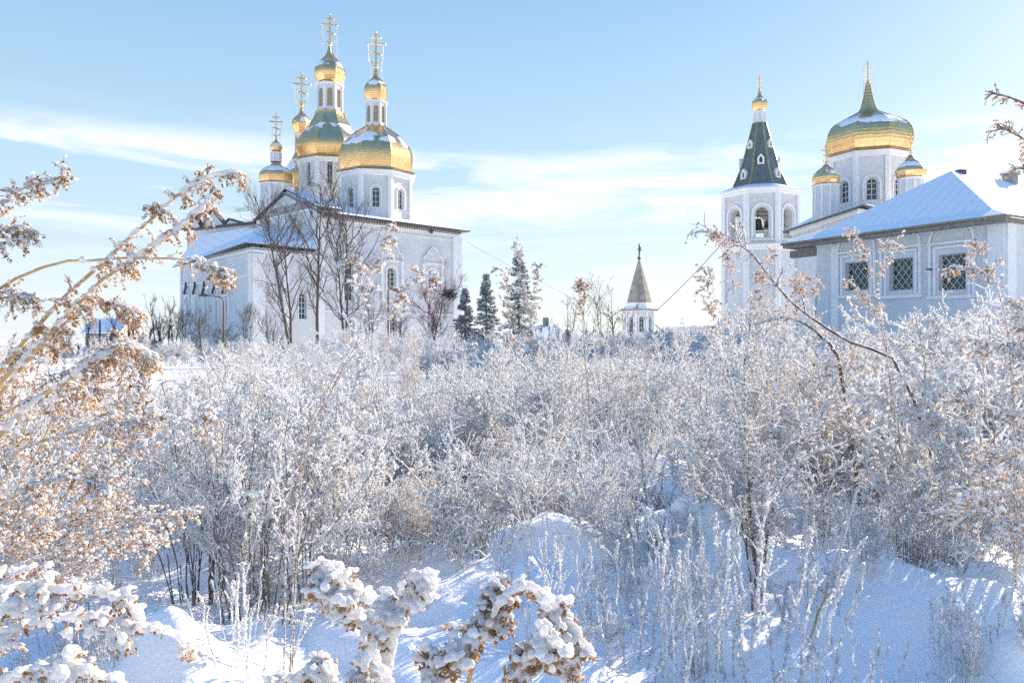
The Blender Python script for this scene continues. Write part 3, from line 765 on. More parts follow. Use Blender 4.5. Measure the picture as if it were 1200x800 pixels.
# inside of the belfry, floor, bells
pts = octa_pts(c, (r8-.9)/math.cos(PI/8), 8, rot); mb=MB()
for k in range(8):
    A,B = pts[k],pts[(k+1)%8]; Li=math.dist(A,B); wd=r8/math.cos(PI/8)*2*math.sin(PI/8)*.42
    facade(mb, A, B, Z(291,D), zt-.3, [(Li/2,wd,Z(283,D),Z(249,D),True)], .01)
mb.prism(octa_pts(c,r8*.96,8,rot), Z(292,D)+.02, Z(291,D)-.01)
mb.build('belfry_lining', M_wall, bt)
tb=MB(); pts = octa_pts(c, r8/math.cos(PI/8), 8, rot)
for k in range(8):
    A,B=np.array(pts[k]),np.array(pts[(k+1)%8]); Li=math.dist(A,B)
    dd=(B-A)/Li; nn=np.array([dd[1],-dd[0]])
    Wk=lambda u,z,off=0,A=A,dd=dd,nn=nn:(*(A+dd*u+nn*off),z)
    rad=Li*.33; zsp=Z(249,D)-Li*.21
    mould(tb,Wk,[(Li/2-rad,Z(285,D))]+[(Li/2-rad*math.cos(PI*q/10),zsp+rad*math.sin(PI*q/10)) for q in range(11)]+[(Li/2+rad,Z(285,D))],.12,.003,.09)
    for q in range(9): wbox(tb,Wk,Li*.2+q*Li*.07,Li*.2+q*Li*.07+.12,Z(241,D),Z(241,D)+.14,.003,.08)
    wbox(tb,Wk,0,Li,Z(286.5,D),Z(285,D),.003,.16)
    # railing in the opening
    for q in range(7): wbox(tb,Wk,Li/2-Li*.19+q*Li*.063,Li/2-Li*.19+q*Li*.063+.06,Z(283,D),Z(276,D),-.4,-.34)
    wbox(tb,Wk,Li/2-Li*.2,Li/2+Li*.2,Z(276,D),Z(276,D)+.09,-.42,-.32)
tb.build('moulding', M_trim, bt)
def bell(cc, zt_, h):
    b=MB(); pr=[(.02,zt_),(h*.22,zt_-.02*h),(h*.28,zt_-h*.2),(h*.32,zt_-h*.5),(h*.42,zt_-h*.8),(h*.56,zt_-h)]
    b.rings(cc,pr,14,0); b.tube([(cc[0],cc[1],zt_-.05),(cc[0],cc[1],zt_+h*.5)],.05,4)
    o=b.build('bell',M_bell,bt,smooth=False)
    return o
bell(plan(888,D-2.4), Z(257,D-2), 1.7); bell(plan(869,D-.5), Z(258,D), .8); bell(plan(915,D-1.5), Z(258,D), 1.0); bell(plan(899,D+1), Z(258,D), .9)
bb=MB(); bb.tube([(*plan(868,D-2.4),Z(252,D)),(*plan(908,D-2.4),Z(252,D))],.09,5); bb.tube([(*plan(862,D),Z(253,D)),(*plan(920,D),Z(253,D))],.09,5); bb.build('bell_beam',M_soffit,bt)
# skirt of snow, tent, ribs, dormers
M_tent = simple('slate_green_iron', (.11,.13,.135),(.15,.175,.175), scale=2.5, rough=.55, bump=.3, bscale=6)
M_rib = simple('tarnished_gilt', (.30,.30,.14),(.42,.4,.2), scale=3, rough=.4, metal=.5)
mb=MB(); re=r8/math.cos(PI/8)
mb.rings(c,[(re*1.07,zt+.02),(re*1.09,zt+.22),(re*.98,zt+.45),(31*s,Z(220.5,D)),(29*s,Z(220,D))],8,rot); mb.build('roof_skirt', M_roofL, bt)
eb=MB(); eb.rings(c,[(re*1.03,zt-.06),(re*1.10,zt),(re*1.10,zt+.1)],8,rot); eb.build('eaves_edge', M_rib, bt)
mb=MB(); pr=[(29.5*s/math.cos(PI/8),Z(221,D)),(22*s,Z(198,D)),(14.5*s,Z(171,D)),(7.6*s,Z(145,D))]; mb.rings(c,pr,8,rot)
tent=mb.build('tent_roof', M_tent, bt)
mb=MB()
for k in range(8):
    a=rot+2*PI*k/8; mb.tube([(c[0]+r_*1.01*math.cos(a),c[1]+r_*1.01*math.sin(a),z) for r_,z in pr],.13,4)
mb.build('rib', M_rib, tent)
for k in range(8):
    a=rot+2*PI*(k+.5)/8
    for lvl,(py0,py1) in enumerate(((213,201),(197,185),(176,166))) :
        if (k+lvl)%2 and lvl<2 or (lvl==2 and k%2): continue
        zz=Z(py0,D); t=(zz-pr[0][1])/(pr[3][1]-pr[0][1]); ap=(pr[0][0]*(1-t)+pr[3][0]*t)*math.cos(PI/8)
        dirv=np.array([math.cos(a),math.sin(a)]); tg=np.array([-dirv[1],dirv[0]])
        def Wd(u,z,off=0,dirv=dirv,tg=tg,ap=ap): p=np.array(c)+dirv*(ap+off)+tg*u; return (p[0],p[1],z)
        h=(py0-py1)*s; wd=h*.62; b=MB()
        b_pts=[(-wd/2,zz),(wd/2,zz),(wd/2,zz+h*.62),(0,zz+h),(-wd/2,zz+h*.62)]
        V=[Wd(u,z,.05) for u,z in b_pts]+[Wd(u,z,-1.6) for u,z in b_pts]
        # front with a hole: frame ring of quads
        inn=[(-wd*.24,zz+h*.12),(wd*.24,zz+h*.12),(wd*.24,zz+h*.55),(0,zz+h*.76),(-wd*.24,zz+h*.55)]
        V+= [Wd(u,z,.05) for u,z in inn]+[Wd(u,z,-.3) for u,z in inn]
        fs=[(i,(i+1)%5,10+(i+1)%5,10+i) for i in range(5)]+[(10+i,10+(i+1)%5,15+(i+1)%5,15+i) for i in range(5)]+[(i,5+i,5+(i+1)%5,(i+1)%5) for i in range(5)]
        b.add(V,fs); o=b.build('dormer',M_trim,tent)
        b=MB(); b.add([Wd(u,z,-.28) for u,z in inn],[(0,1,2,3,4)]); b.build('pane',M_glass,o)
drum(bt,c,6.8*s,Z(146,D),Z(131.5,D),8,rot,None,'neck')
onion(bt,c,smooth_prof([(r_*s,Z(y,D)) for r_,y in [(6.5,130),(8,127.5),(9,123),(8.6,119.5),(6,116.5),(3,113.5),(1.6,110),(1,106)]]),8,rot,gold('gilded_dome_bt',0,1,Z(119,D),Z(115.5,D)))
b=MB(); b.ball((*c,Z(106,D)),1.4*s); b.build('cross_ball',M_gold,bt); cross(bt,c,Z(106,D),18*s,.1)

# ------------------------------------------------------------------ second church, right of the tower
c2 = empty('church', (*plan(1017,66),0), 'white church with one broad gilded dome and small side domes behind the low building', 'church')
D=66; c=plan(1017,D)
tower(c2,c,8,D,base=(39.5,187,4),
  bulb=[(38,187),(41,183),(44,175),(45,167),(43.6,158),(39.3,150.5),(31.8,144.5),(23,139.5),(15,135),(9.2,130.5),(6.2,122),(4.4,114),(3,106),(2,98)],
  crs=(98,72,2.3,14), snow=(.34,.56), rotd=6, win=(.36,216,241))
for (px,D,n_,rb_,yt,bul,cr,yb) in ((968,62,10,13.5,218,[(12.5,217),(14,213),(14,208),(12,203),(8,199),(4,196),(2,193)],(193,168,1.3),7),
                              (1067,60,10,12.5,210,[(13,209),(15,205),(15.5,200),(12.5,195),(7.5,190),(4,186),(2,182)],(182,157,1.3),7)):
    c=plan(px,D); tower(c2,c,n_,D,base=(rb_,yt,yb),bulb=bul,crs=cr,snow=(.35,.8))
D=74; c=plan(1061,D); tower(c2,c,8,D,base=(11,212,8),bulb=[(11,211),(13,206),(13,202),(9,197),(4,193),(2,190)],crs=(190,171,1.2),snow=(.4,.9))
# its body and snowy roof
mb=MB(); tb=MB()
Q0=plan(929,64); Q1=plan(1010,53); Q2=plan(1150,70); Q3=plan(1060,84)
zt2=Z(272,64)+.1
Wq,_,_,Lq=facade(mb,Q0,Q1,-.5,zt2,[(4.5,1.0,2.5,5.2,True),(9,1.0,2.5,5.2,True)],.3)
window(c2,Wq,(4.5,1.0,2.5,5.2,True),.3,2,4); window(c2,Wq,(9,1.0,2.5,5.2,True),.3,2,4)
facade(mb,Q1,Q2,-.5,zt2); facade(mb,Q3,Q0,-.5,zt2)
wbox(tb,Wq,0,Lq,zt2-.35,zt2-.02,.003,.3); wbox(tb,Wq,0,Lq,zt2-.8,zt2-.65,.003,.14); wbox(tb,Wq,.02,.7,-.3,zt2-.85,.003,.16)
wo=mb.build('wall',M_wall,c2); tb.build('moulding',M_trim,wo)
rb=MB(); ap=p3(plan(1017,66),zt2+4.0)
qs=[p3(plan(917,64.5),zt2+.05),p3(plan(1012,51.6),zt2+.05),p3(plan(1165,70),zt2+.05),p3(plan(1065,86),zt2+.05)]
a1=p3(plan(985,63),zt2+2.3); 
slab(rb,[qs[0],qs[1],p3(plan(1017,61),zt2+1.75),p3(plan(960,66),zt2+1.75)],.15); slab(rb,[qs[1],qs[2],p3(plan(1080,68),zt2+1.75),p3(plan(1017,61),zt2+1.75)],.15); slab(rb,[qs[3],qs[0],p3(plan(960,66),zt2+1.75),p3(plan(1040,76),zt2+1.75)],.15)
slab(rb,[qs[2],qs[3],p3(plan(1040,76),zt2+1.75),p3(plan(1080,68),zt2+1.75)],.15)
mb=MB(); mb.prism([plan(960,66),plan(1017,61.1),plan(1080,68),plan(1040,76)],zt2,zt2+1.7); mb.build('roof_base',M_wall,c2)
rb.build('roof',[roofsnow('snowy_church_roof',R(30),.5),M_dark],c2)

# ------------------------------------------------------------------ long low building with the hip roof
hb = empty('monastery_building', (20,42,0), 'low white brick building with blue shaded hip roof and lattice windows under blind arches', 'building')
a_=plan(957,45); b_=plan(1178,36); dA=(b_-a_)/np.linalg.norm(b_-a_); dB=np.array([-dA[1],dA[0]]); dB=dB if dB[0]>0 else -dB
mb=MB(); tb=MB(); zt=7.35
ops=[]
for px,w_ in ((1003.5,27),(1055.5,26),(1115.5,28)):
    u=hit(a_,b_,px); Dp=(a_+dA*u)[1]; ops.append((u,w_/F*Dp*1.13,1.7+ (397-340)/F*Dp*1.0+.0,hz_(a_,b_,u,{1003.5:307,1055.5:302.5,1115.5:297.5}[px]),False))
Wb,_,_,Lb=facade(mb,a_,b_,-.5,zt,ops,.38)
c_=b_+dB*16
ops2=[(2.9,1.2,ops[2][2],ops[2][3],False),(7,1.2,ops[2][2],ops[2][3],False),(11,1.2,ops[2][2],ops[2][3],False)]
Wc,_,_,Lc=facade(mb,b_,c_,-.5,zt,ops2,.38)
e_=a_+dB*16; facade(mb,e_,a_,-.5,zt); facade(mb,c_,e_,-.5,zt)
for W_,os_ in ((Wb,ops),(Wc,ops2)):
    for o in os_:
        window(hb,W_,o,.36,2,3,frame=M_steel,bar=.035,lattice=True,fname='grille')
        u,wd,z0,z1=o[:4]
        hw=wd/2+.42
        # frame round the window, sill, imposts and archivolt
        for s_ in (-1,1):
            wbox(tb,W_,u+s_*(wd/2+.2)-.07,u+s_*(wd/2+.2)+.07,z0-.25,z1+.3,.003,.07)
            wbox(tb,W_,u+s_*hw-.07,u+s_*hw+.07,z0-.25,z1+.5,.003,.12)
        wbox(tb,W_,u-wd/2-.27,u+wd/2+.27,z1+.305,z1+.42,.003,.09)
        wbox(tb,W_,u-hw-.1,u+hw+.1,z1+.505,z1+.62,.003,.15)
        wbox(tb,W_,u-hw-.12,u+hw+.12,z0-.42,z0-.255,.003,.13)
        rad=hw; mould(tb,W_,[(u-rad*math.cos(PI*q/16),z1+.63+rad*.98*math.sin(PI*q/16)) for q in range(17)],.13,.003,.13)
        mould(tb,W_,[(u-rad*.84*math.cos(PI*q/16),z1+.63+rad*.82*math.sin(PI*q/16)) for q in range(17)],.06,.003,.06)
wbox(tb,Wb,Lb-.75,Lb-.0,-.4,zt-.25,.003,.12); wbox(tb,Wb,1.05,1.5,-.4,zt-.35,.003,.09)
wbox(tb,Wc,-.0,.75,-.4,zt-.25,.003,.12)
wbox(tb,Wb,0,Lb,zt-.24,zt-.02,.003,.16); wbox(tb,Wc,0,Lc,zt-.24,zt-.02,.003,.16)
wbox(tb,Wb,0,Lb,.3,1.0,.003,.1)
wo=mb.build('wall',M_wall,hb); tb.build('moulding',M_trim,wo)
mb=MB(); u=hit(a_,b_,1093); mb.tube([Wb(u,Z(314,38),.0),Wb(u,Z(314,38),.55),Wb(u+.25,Z(314,38),.6)],.035,5); mb.build('bracket',M_dark,hb)
# roof with flared eaves
ov=.75
ea=a_-dA*2.0-dB*ov; eb_=b_+dA*ov*.6-dB*ov; ec=c_+dA*ov-dB*0; ed=e_-dA*2.0
ze=7.45; zr=Z(199,43.2)
mid=(a_+b_)/2-dA*.35; apx=mid+dB*5.3; apx2=mid+dB*(16)
def lerp(p,q,t): return p*(1-t)+q*t
fl=.22; zf=ze+(zr-ze)*.10
rb=MB()
ia=lerp(ea,apx,fl); ib=lerp(eb_,apx,fl); ic=lerp(ec,apx2,fl); id_=lerp(ed,apx2,fl)
slab(rb,[p3(ea,ze),p3(eb_,ze),p3(ib,zf+.15),p3(ia,zf+.15)],.12); slab(rb,[p3(ia,zf+.15),p3(ib,zf+.15),p3(apx,zr)],.12)
slab(rb,[p3(eb_,ze),p3(ec,ze),p3(ic,zf+.15),p3(ib,zf+.15)],.12); slab(rb,[p3(ib,zf+.15),p3(ic,zf+.15),p3(apx2,zr),p3(apx,zr)],.12)
slab(rb,[p3(ed,ze),p3(ea,ze),p3(ia,zf+.15),p3(id_,zf+.15)],.12); slab(rb,[p3(id_,zf+.15),p3(ia,zf+.15),p3(apx,zr),p3(apx2,zr)],.12)
rf=rb.build('roof',[roofsnow('snowy_hip_roof',math.atan2(dA[1],dA[0])*-1,.62),M_soffit],hb)
mb=MB(); mb.prism([ea+dA*.1+dB*.1,eb_-dA*.1+dB*.1,ec-dA*.1,ed+dA*.1],ze-.32,ze-.13); mb.build('soffit',M_soffit,rf)
# brackets/beam box under the far eaves corner, vents and chimney
mb=MB(); mb.box((*(a_-dA*1.0+dB*.2),zt-.75),1.9,.35,.42,math.atan2(dA[1],dA[0])); mb.build('eaves_beam',M_soffit,rf)
mb=MB(); q=apx+dB*.9; mb.box((q[0],q[1],zr-.22),.5,.35,.36,.3); mb.build('roof_vent',M_dark,rf)
mb=MB(); q=apx+dB*6.2-dA*.0; mb.box((q[0],q[1],zr-.3),.6,.6,.7,.5); mb.box((q[0],q[1],zr+.42),.8,.8,.1,.5); ck=mb.build('chimney',M_concrete,rf)
mb=MB(); mb.box((q[0],q[1],zr+.525),.78,.78,.14,.5); mb.build('snow_cap',M_snow,ck)

# ------------------------------------------------------------------ small wooden tower in the middle distance
wt = empty('wooden_tower', (*plan(749,120),0), 'small far tower with grey boarded tent spire rising above the frosted weeds', 'tower')
D=120; s=D/F; c=plan(749,D); rot=oct_rot(8,c)+R(10)
M_board = simple('weathered_boards', (.24,.22,.19),(.36,.33,.29), scale=1.2, rough=.85, bump=.6, bscale=14, bdist=.05)
drum(wt,c,15.5*s,-.5,Z(363,D),8,rot,(.4,Z(389,D),Z(371,D)),'drum',mat=M_wall)
mb=MB(); mb.rings(c,[(16*s,Z(361,D)),(15*s,Z(355,D)),(9*s,Z(332,D)),(1.2*s,Z(305,D))],8,rot); mb.build('spire',M_board,wt)
mb=MB(); mb.rings(c,[(22*s,Z(363,D)),(22.5*s,Z(362,D)),(17*s,Z(359.5,D)),(15.5*s,Z(355,D))],8,rot); mb.build('roof_skirt',M_roofL,wt)
mb=MB(); mb.rings(c,[(22.4*s,Z(364,D)),(22.9*s,Z(362.6,D))],8,rot); mb.build('eaves_edge',M_soffit,wt)
mb=MB(); mb.ball((*c,Z(302.5,D)),2.2*s); mb.ball((*c,Z(298.5,D)),1.2*s); mb.tube([(*c,Z(306,D)),(*c,Z(285,D))],.09,5)
mb.tube([(c[0]-.35,c[1],Z(292,D)),(c[0]+.35,c[1],Z(293,D))],.07,4); mb.tube([(c[0],c[1],Z(297,D)),(c[0]+.18,c[1],Z(290,D)),(c[0],c[1],Z(286.5,D))],.15,5); mb.build('finial',M_dark,wt)
mb=MB()
for k in range(5): mb.tube([(*plan(770+k*2.4,D),0),(*plan(770+k*2.4,D),Z(381+k*2.5,D))],.05,4)
mb.tube([(*plan(767,D),Z(380,D)),(*plan(783,D),Z(393,D))],.08,4); mb.build('stair_rail',M_soffit,wt)

# ------------------------------------------------------------------ far cottages and walls
def cottage(px0,px1,D,ye,yr,label,name='cottage',wallm=None,hip=False):
    o=empty(name,(*plan((px0+px1)/2,D),0),label,'house')
    a,b=plan(px0,D),plan(px1,D); dep=7; b2=b+[0,dep]; a2=a+[0,dep]; mb=MB(); z=Z(ye,D)
    op=[((px1-px0)*.3/F*D,.9,max(.7,z-2.0),z-.7,False),((px1-px0)*.7/F*D,.9,max(.7,z-2.0),z-.7,False)]
    W_,_,_,l=facade(mb,a,b,-.5,z,op,.15); facade(mb,b,b2,-.5,z); facade(mb,a2,a,-.5,z); facade(mb,b2,a2,-.5,z)
    zr=Z(yr,D+dep/2); m1,m2=p3(a+[0,dep/2],zr),p3(b+[0,dep/2],zr); ins=1.5 if hip else 0
    mb.add([p3(a,z),p3(a2,z),m1],[(0,1,2)]); mb.add([p3(b,z),p3(b2,z),m2],[(0,1,2)]); mb.build('wall',wallm or M_board,o)
    for q in op: window(o,W_,q,.13,2,2)
    rb=MB(); e=.5
    slab(rb,[p3(a+[-e,-e],z-.15),p3(b+[e,-e],z-.15),m2+[e,0,.12],m1+[-e,0,.12]],.2,0,0); slab(rb,[p3(b2+[e,e],z-.15),p3(a2+[-e,e],z-.15),m1+[-e,0,.12],m2+[e,0,.12]],.2,0,0)
    r_=rb.build('roof',M_snow,o); mb=MB(); q=(m1+m2)/2+[.9,0,0]; mb.box((q[0],q[1],q[2]-.3),.6,.6,1.2); mb.build('chimney',M_concrete,r_)
    return o
cottage(612,650,78,396,382,'dark boarded cottage with snowy gable roof just right of the tall spruce')
cottage(100,138,120,388,374,'distant cottage with snowy roof at the left tree line',hip=True)
def wallthing(a,b,z0,z1,t,name,label,cat,mat,cap=True):
    o=empty(name,(*((a+b)/2),0),label,cat); d=(b-a)/np.linalg.norm(b-a); n=np.array([d[1],-d[0]])*t/2
    mb=MB(); pl=[a+n,b+n,b-n,a-n]; mb.prism(pl,z0,z1); mb.build('wall_panel',mat,o)
    n2=n*1.4
    if cap: mb=MB(); mb.prism([a+n2,b+n2,b-n2,a-n2],z1+.003,z1+.16); mb.build('snow_cap',M_snow,o)
    Ln=np.linalg.norm(b-a); k=max(2,int(Ln/4))
    for i in range(k+1):
        p=a+d*Ln*i/k; mb=MB(); mb.box((p[0],p[1],z0),t*1.6,t*1.6,z1-z0+.3,math.atan2(d[1],d[0])); mb.build('post',mat,o)
    return o
wallthing(plan(779,125),plan(850,118),-.4,Z(383,120),.4,'monastery_wall','distant white wall with square posts right of the wooden tower','wall',M_wall)
wallthing(plan(186,78),plan(214,80),-.4,Z(413,79),.25,'board_fence','dark low board fence with snow cap left of the big church','fence',M_board)
wallthing(plan(1060,30),plan(1100,29),-.4,Z(386,30),.4,'stone_kerb_wall','low snow capped wall below the lattice windows','wall',M_concrete) if False else None

# ------------------------------------------------------------------ poles, lamps, wires
def lamp(px,D,ytop,ybot,arm,label):
    o=empty('street_lamp',(*plan(px,D),0),label,'street lamp'); c=plan(px,D)
    mb=MB(); mb.tube([(*c,-.3),(*c,2),(*c,Z(ytop,D))],[.11,.1,.06],8); mb.build('pole',M_rust,o)
    mb=MB(); s=D/F; pts=[(c[0],c[1],Z(ytop,D)-.1)]
    for k in range(1,8):
        a=PI/2*k/7; pts.append((c[0]+arm*s*math.sin(a)*1.0 if False else c[0]+arm*s*(1-math.cos(a)),c[1],Z(ytop,D)+abs(arm)*s*.32*math.sin(a)))
    mb.tube(pts,.05,5); mb.build('arm',M_dark,o)
    e=np.array(pts[-1]); mb=MB(); mb.tube([e,e+[np.sign(arm)*.35,0,.03],e+[np.sign(arm)*.75,0,0]],[.06,.14,.05],8); mb.build('lamp_head',M_dark,o)
    return o
lamp(262,60,352,440,-18,'tall street lamp with thin curved arm before the shaded church front')
pole=empty('utility_pole',(*plan(151,85),0),'dark wooden utility pole with cross arm among bare trees at left','pole'); c=plan(151,85)
mb=MB(); mb.tube([(*c,-.3),(*c,Z(370,85))],[.16,.11],8); mb.build('pole_shaft',M_dark,pole)
mb=MB(); mb.box((c[0],c[1],Z(373,85)),1.3,.1,.1); mb.build('cross_arm',M_dark,pole)
for sx in (-.55,0,.55):
    mb=MB(); mb.tube([(c[0]+sx,c[1],Z(373,85)+.1),(c[0]+sx,c[1],Z(373,85)+.32)],[.03,.06],6); mb.build('insulator',M_trim,pole)
pole=empty('utility_pole',(*plan(117,95),0),'thin far utility pole left of the dark bare trees','pole'); c=plan(117,95)
mb=MB(); mb.tube([(*c,-.3),(*c,Z(375,95))],[.15,.1],8); mb.build('pole_shaft',M_dark,pole)
pole=empty('iron_mast',(*plan(455,72),0),'rusty iron mast standing against the long church wall','pole'); c=plan(455,72)
mb=MB(); mb.tube([(*c,-.3),(*c,Z(325,72))],[.1,.07],8); mb.build('mast_shaft',M_rust,pole)
mb=MB(); mb.tube([(*c,Z(325,72)),(*c,Z(318,72))],[.12,.05],6); mb.build('mast_tip',M_rust,pole)
def cable(a,b,sag,r,label):
    a=np.array(a);b=np.array(b); t=np.linspace(0,1,24)[:,None]; p=a*(1-t)+b*t; p[:,2]-=sag*4*(t*(1-t))[:,0]
    mb=MB(); mb.tube(p,r,4); tag(mb.build('overhead_cable',M_dark),label,'cable')
cable(P(546,283,104),P(775,395,118),.6,.02,'thin overhead cable running from the church eaves toward the wooden tower')
cable(P(769,364,112),P(850,281,96),.3,.06,'dark cable slanting up from wooden tower toward bell tower')
# ================================================================== vegetation
def at(P_, idx, t):
    K = P_.shape[1]; f = np.clip(t,0,.9999)*(K-1); i = f.astype(int); w_ = (f-i)[:,None]
    a = P_[idx,i]; b = P_[idx,i+1]
    return a*(1-w_)+b*w_, norm(b-a)
def sub(P_, n, t0, t1, ln, ang, g, K=4, up=.0, droop=0., power=1.0, wig=.12):
    """n side shoots per parent polyline; ln(t) length; ang radians off the parent; up/droop bend"""
    Np = len(P_); idx = np.repeat(np.arange(Np), n); M = len(idx)
    t = t0+(t1-t0)*g.random(M)**power
    p, T = at(P_, idx, t)
    r = g.normal(size=(M,3)); r -= (r*T).sum(1,keepdims=True)*T; r = norm(r)
    a = ang*(1+g.normal(0,.22,M))[:,None]
    d = T*np.cos(a)+r*np.sin(a); d[:,2] += up; d = norm(d)
    l = ln(t)*g.uniform(.6,1.25,M)
    st = (l/(K-1))[:,None]; pts = [p]; cur = p
    for k in range(1,K):
        d = norm(d+g.normal(0,wig,(M,3))+np.array([0,0,-droop*k/K])); cur = cur+d*st; pts.append(cur)
    return np.stack(pts,1), t, l
def rad(P_, r0, r1):
    K = P_.shape[1]; w_ = np.linspace(0,1,K)[None]
    r0 = np.broadcast_to(np.asarray(r0,float).reshape(-1,1),(len(P_),1)); r1 = np.broadcast_to(np.asarray(r1,float).reshape(-1,1),(len(P_),1))
    return r0*(1-w_)+r1*w_
def spray(P_, n, g, jit, t0=0., hang=0.):
    idx = np.repeat(np.arange(len(P_)), n); t = t0+(1-t0)*g.random(len(idx))
    p,_ = at(P_, idx, t); p = p+g.normal(0,1,(len(p),3))*jit; p[:,2] -= hang*g.random(len(p))
    return p
def spines_from_base(g, n, H, spread, lean=(0,0), K=7, base_r=.06, curve=.5, wild=1.0):
    a = g.uniform(0,2*PI,n); o = g.random(n)**.7
    tip = np.stack([np.cos(a)*o*spread+lean[0], np.sin(a)*o*spread+lean[1], H*(1-.25*o**2)*g.uniform(.72,1.,n)],1)
    b = np.stack([np.cos(a)*o*base_r, np.sin(a)*o*base_r, np.full(n,-.12)],1)
    t = np.linspace(0,1,K)[None,:,None]; P_ = b[:,None]*(1-t)+tip[:,None]*t
    horiz = (tip-b)*[1,1,0]
    P_ = P_ - horiz[:,None]*(t*(1-t))*curve*1.6
    P_ = P_+g.normal(0,.010,P_.shape)*np.linspace(0,1,K)[None,:,None]**.5*H**.5*.9
    P_ = P_+np.cumsum(g.normal(0,.022*H*wild,P_.shape)*[1,1,.3],axis=1)*np.linspace(0,1,K)[None,:,None]
    for i in range(n):
        if g.random() < .22*wild:      # snapped or bowed under snow
            k = int(K*g.uniform(.5,.8)); d = g.normal(0,.5,2)
            for j in range(k+1,K):
                P_[i,j] = P_[i,k]+np.array([d[0]*(j-k)*H/K,d[1]*(j-k)*H/K,-.25*(j-k)**1.4*H/K])
    return P_
PARTS = ('stems','seed_heads','snow')
def make_weed(seed, kind, H, spread=.3, detail=1.0):
    """arrays for one plant: {'stems': [(v,f,mat)], 'seed_heads': [...], 'snow': [...]}"""
    g = np.random.default_rng(seed); out = {k: [] for k in PARTS}
    q = lambda n: max(1,int(round(n*detail)))
    if kind == 'mugwort':          # tall seeded weed, brown heads under snow
        S = spines_from_base(g, 4+int(g.integers(3)), H, spread)
        B,_,_ = sub(S, 13, .22, .98, lambda t:H*.30*(1.15-t*.8), .62, g, 5, .12, .12)
        T,_,_ = sub(B, q(7), .15, 1, lambda t:H*.085, .7, g, 3, .0, .25)
        out['stems'] += [(tubes(S,rad(S,.0055,.0022),4),'stem'),(tubes(B,rad(B,.0028,.0014)),'stem'),(tubes(T,rad(T,.0026,.0022)),'twig')]
        p = spray(T, q(5), g, .008); out['seed_heads'].append((scatter(LEAF,p,g.uniform(.006,.014,len(p)),g),'seed'))
        p = spray(T, q(4), g, .008)+[0,0,.007]; out['snow'].append((scatter(ICO0,p,g.uniform(.005,.014,len(p)),g,(1,1,.7),.2),'clump'))
        p = spray(B, q(6), g, .003,.1)+[0,0,.006]; out['snow'].append((scatter(ICO0,p,g.uniform(.005,.011,len(p)),g,(1,1,.7),.2),'clump'))
    elif kind == 'frosted':        # white rime all over: thick furry strands, few pale seeds
        S = spines_from_base(g, 6+int(g.integers(3)), H, spread*1.1)
        B,_,_ = sub(S, 8, .15, 1, lambda t:H*.29*(1.1-t*.6), .6, g, 6, .15, .12, wig=.22)
        T,_,_ = sub(B, q(4), .1, 1, lambda t:H*.10, .75, g, 4, .1, .1, wig=.28)
        out['stems'] += [(tubes(S,rad(S,.0050,.004),4),'stem' if seed%2 else 'rime'),(tubes(B,rad(B,.0062,.0052),4),'rime'),(tubes(T,rad(T,.0052,.0060),4),'rime')]
        p = spray(T, q(1), g, .008); out['seed_heads'].append((scatter(LEAF,p,g.uniform(.006,.012,len(p)),g),'pseed'))
        p = spray(T, q(4), g, .005,.2); out['snow'].append((scatter(OCT,p,g.uniform(.006,.016,len(p)),g,None,.3),'clump'))
        p = spray(B, q(9), g, .004)+[0,0,.004]; out['snow'].append((scatter(OCT,p,g.uniform(.005,.011,len(p)),g,None,.25),'clump'))
        p = spray(S, q(20), g, .004,.2)+[0,0,.003]; out['snow'].append((scatter(OCT,p,g.uniform(.005,.010,len(p)),g,None,.25),'clump'))
    elif kind == 'bush':           # many thin dark stems, rime towards the tips
        S = spines_from_base(g, 22, H, spread*1.6, base_r=.2, curve=.25, K=8)
        B,_,_ = sub(S, 9, .35, 1, lambda t:H*.2*(1.2-t*.7), .5, g, 5, .15, .0)
        T,_,_ = sub(B, q(6), .15, 1, lambda t:H*.06, .7, g, 3, .1, .1)
        out['stems'] += [(tubes(S,rad(S,.006,.0025),4),'dstem'),(tubes(B,rad(B,.0028,.0018)),'twig'),(tubes(T,rad(T,.0030,.0028)),'rime')]
        p = spray(T, q(2), g, .007); out['seed_heads'].append((scatter(LEAF,p,g.uniform(.005,.011,len(p)),g),'pseed'))
        p = spray(T, q(4), g, .008); out['snow'].append((scatter(OCT,p,g.uniform(.004,.011,len(p)),g,None,.25),'clump'))
        p = spray(B, q(5), g, .003)+[0,0,.003]; out['snow'].append((scatter(OCT,p,g.uniform(.004,.009,len(p)),g,None,.25),'clump'))
        p = spray(S, q(12), g, .002,.1); out['snow'].append((scatter(OCT,p,g.uniform(.003,.006,len(p)),g,None,.25),'clump'))
    elif kind == 'grass':          # upright rimed blades and spikes
        S = spines_from_base(g, 9, H, spread*1.5, base_r=.22, curve=.1, K=8, wild=.8)
        B,_,_ = sub(S, 3, .3, .95, lambda t:H*.16, .4, g, 4, .15, .1)
        out['stems'] += [(tubes(S,rad(S,.0055,.0045),4),'rime'),(tubes(B,rad(B,.0042,.0032)),'rime')]
        p = spray(S, q(70), g, .0035,.15); out['snow'].append((scatter(OCT,p,g.uniform(.004,.009,len(p)),g,None,.3),'clump'))
        p = spray(S, q(14), g, .005,.82); out['snow'].append((scatter(OCT,p,g.uniform(.006,.011,len(p)),g,None,.3),'clump'))
        p = spray(B, q(14), g, .003); out['snow'].append((scatter(OCT,p,g.uniform(.004,.008,len(p)),g,None,.3),'clump'))
        p = spray(B, q(2), g, .004,.6); out['seed_heads'].append((scatter(LEAF,p,g.uniform(.004,.009,len(p)),g),'pseed'))
    elif kind == 'tussock':        # low dry grass bent under snow
        S = spines_from_base(g, 60, H, spread*1.6, base_r=.12, curve=-.6, K=6)
        S[:,-1,2] -= H*.4*g.random(len(S)); S[:,-2,2] -= H*.1*g.random(len(S))
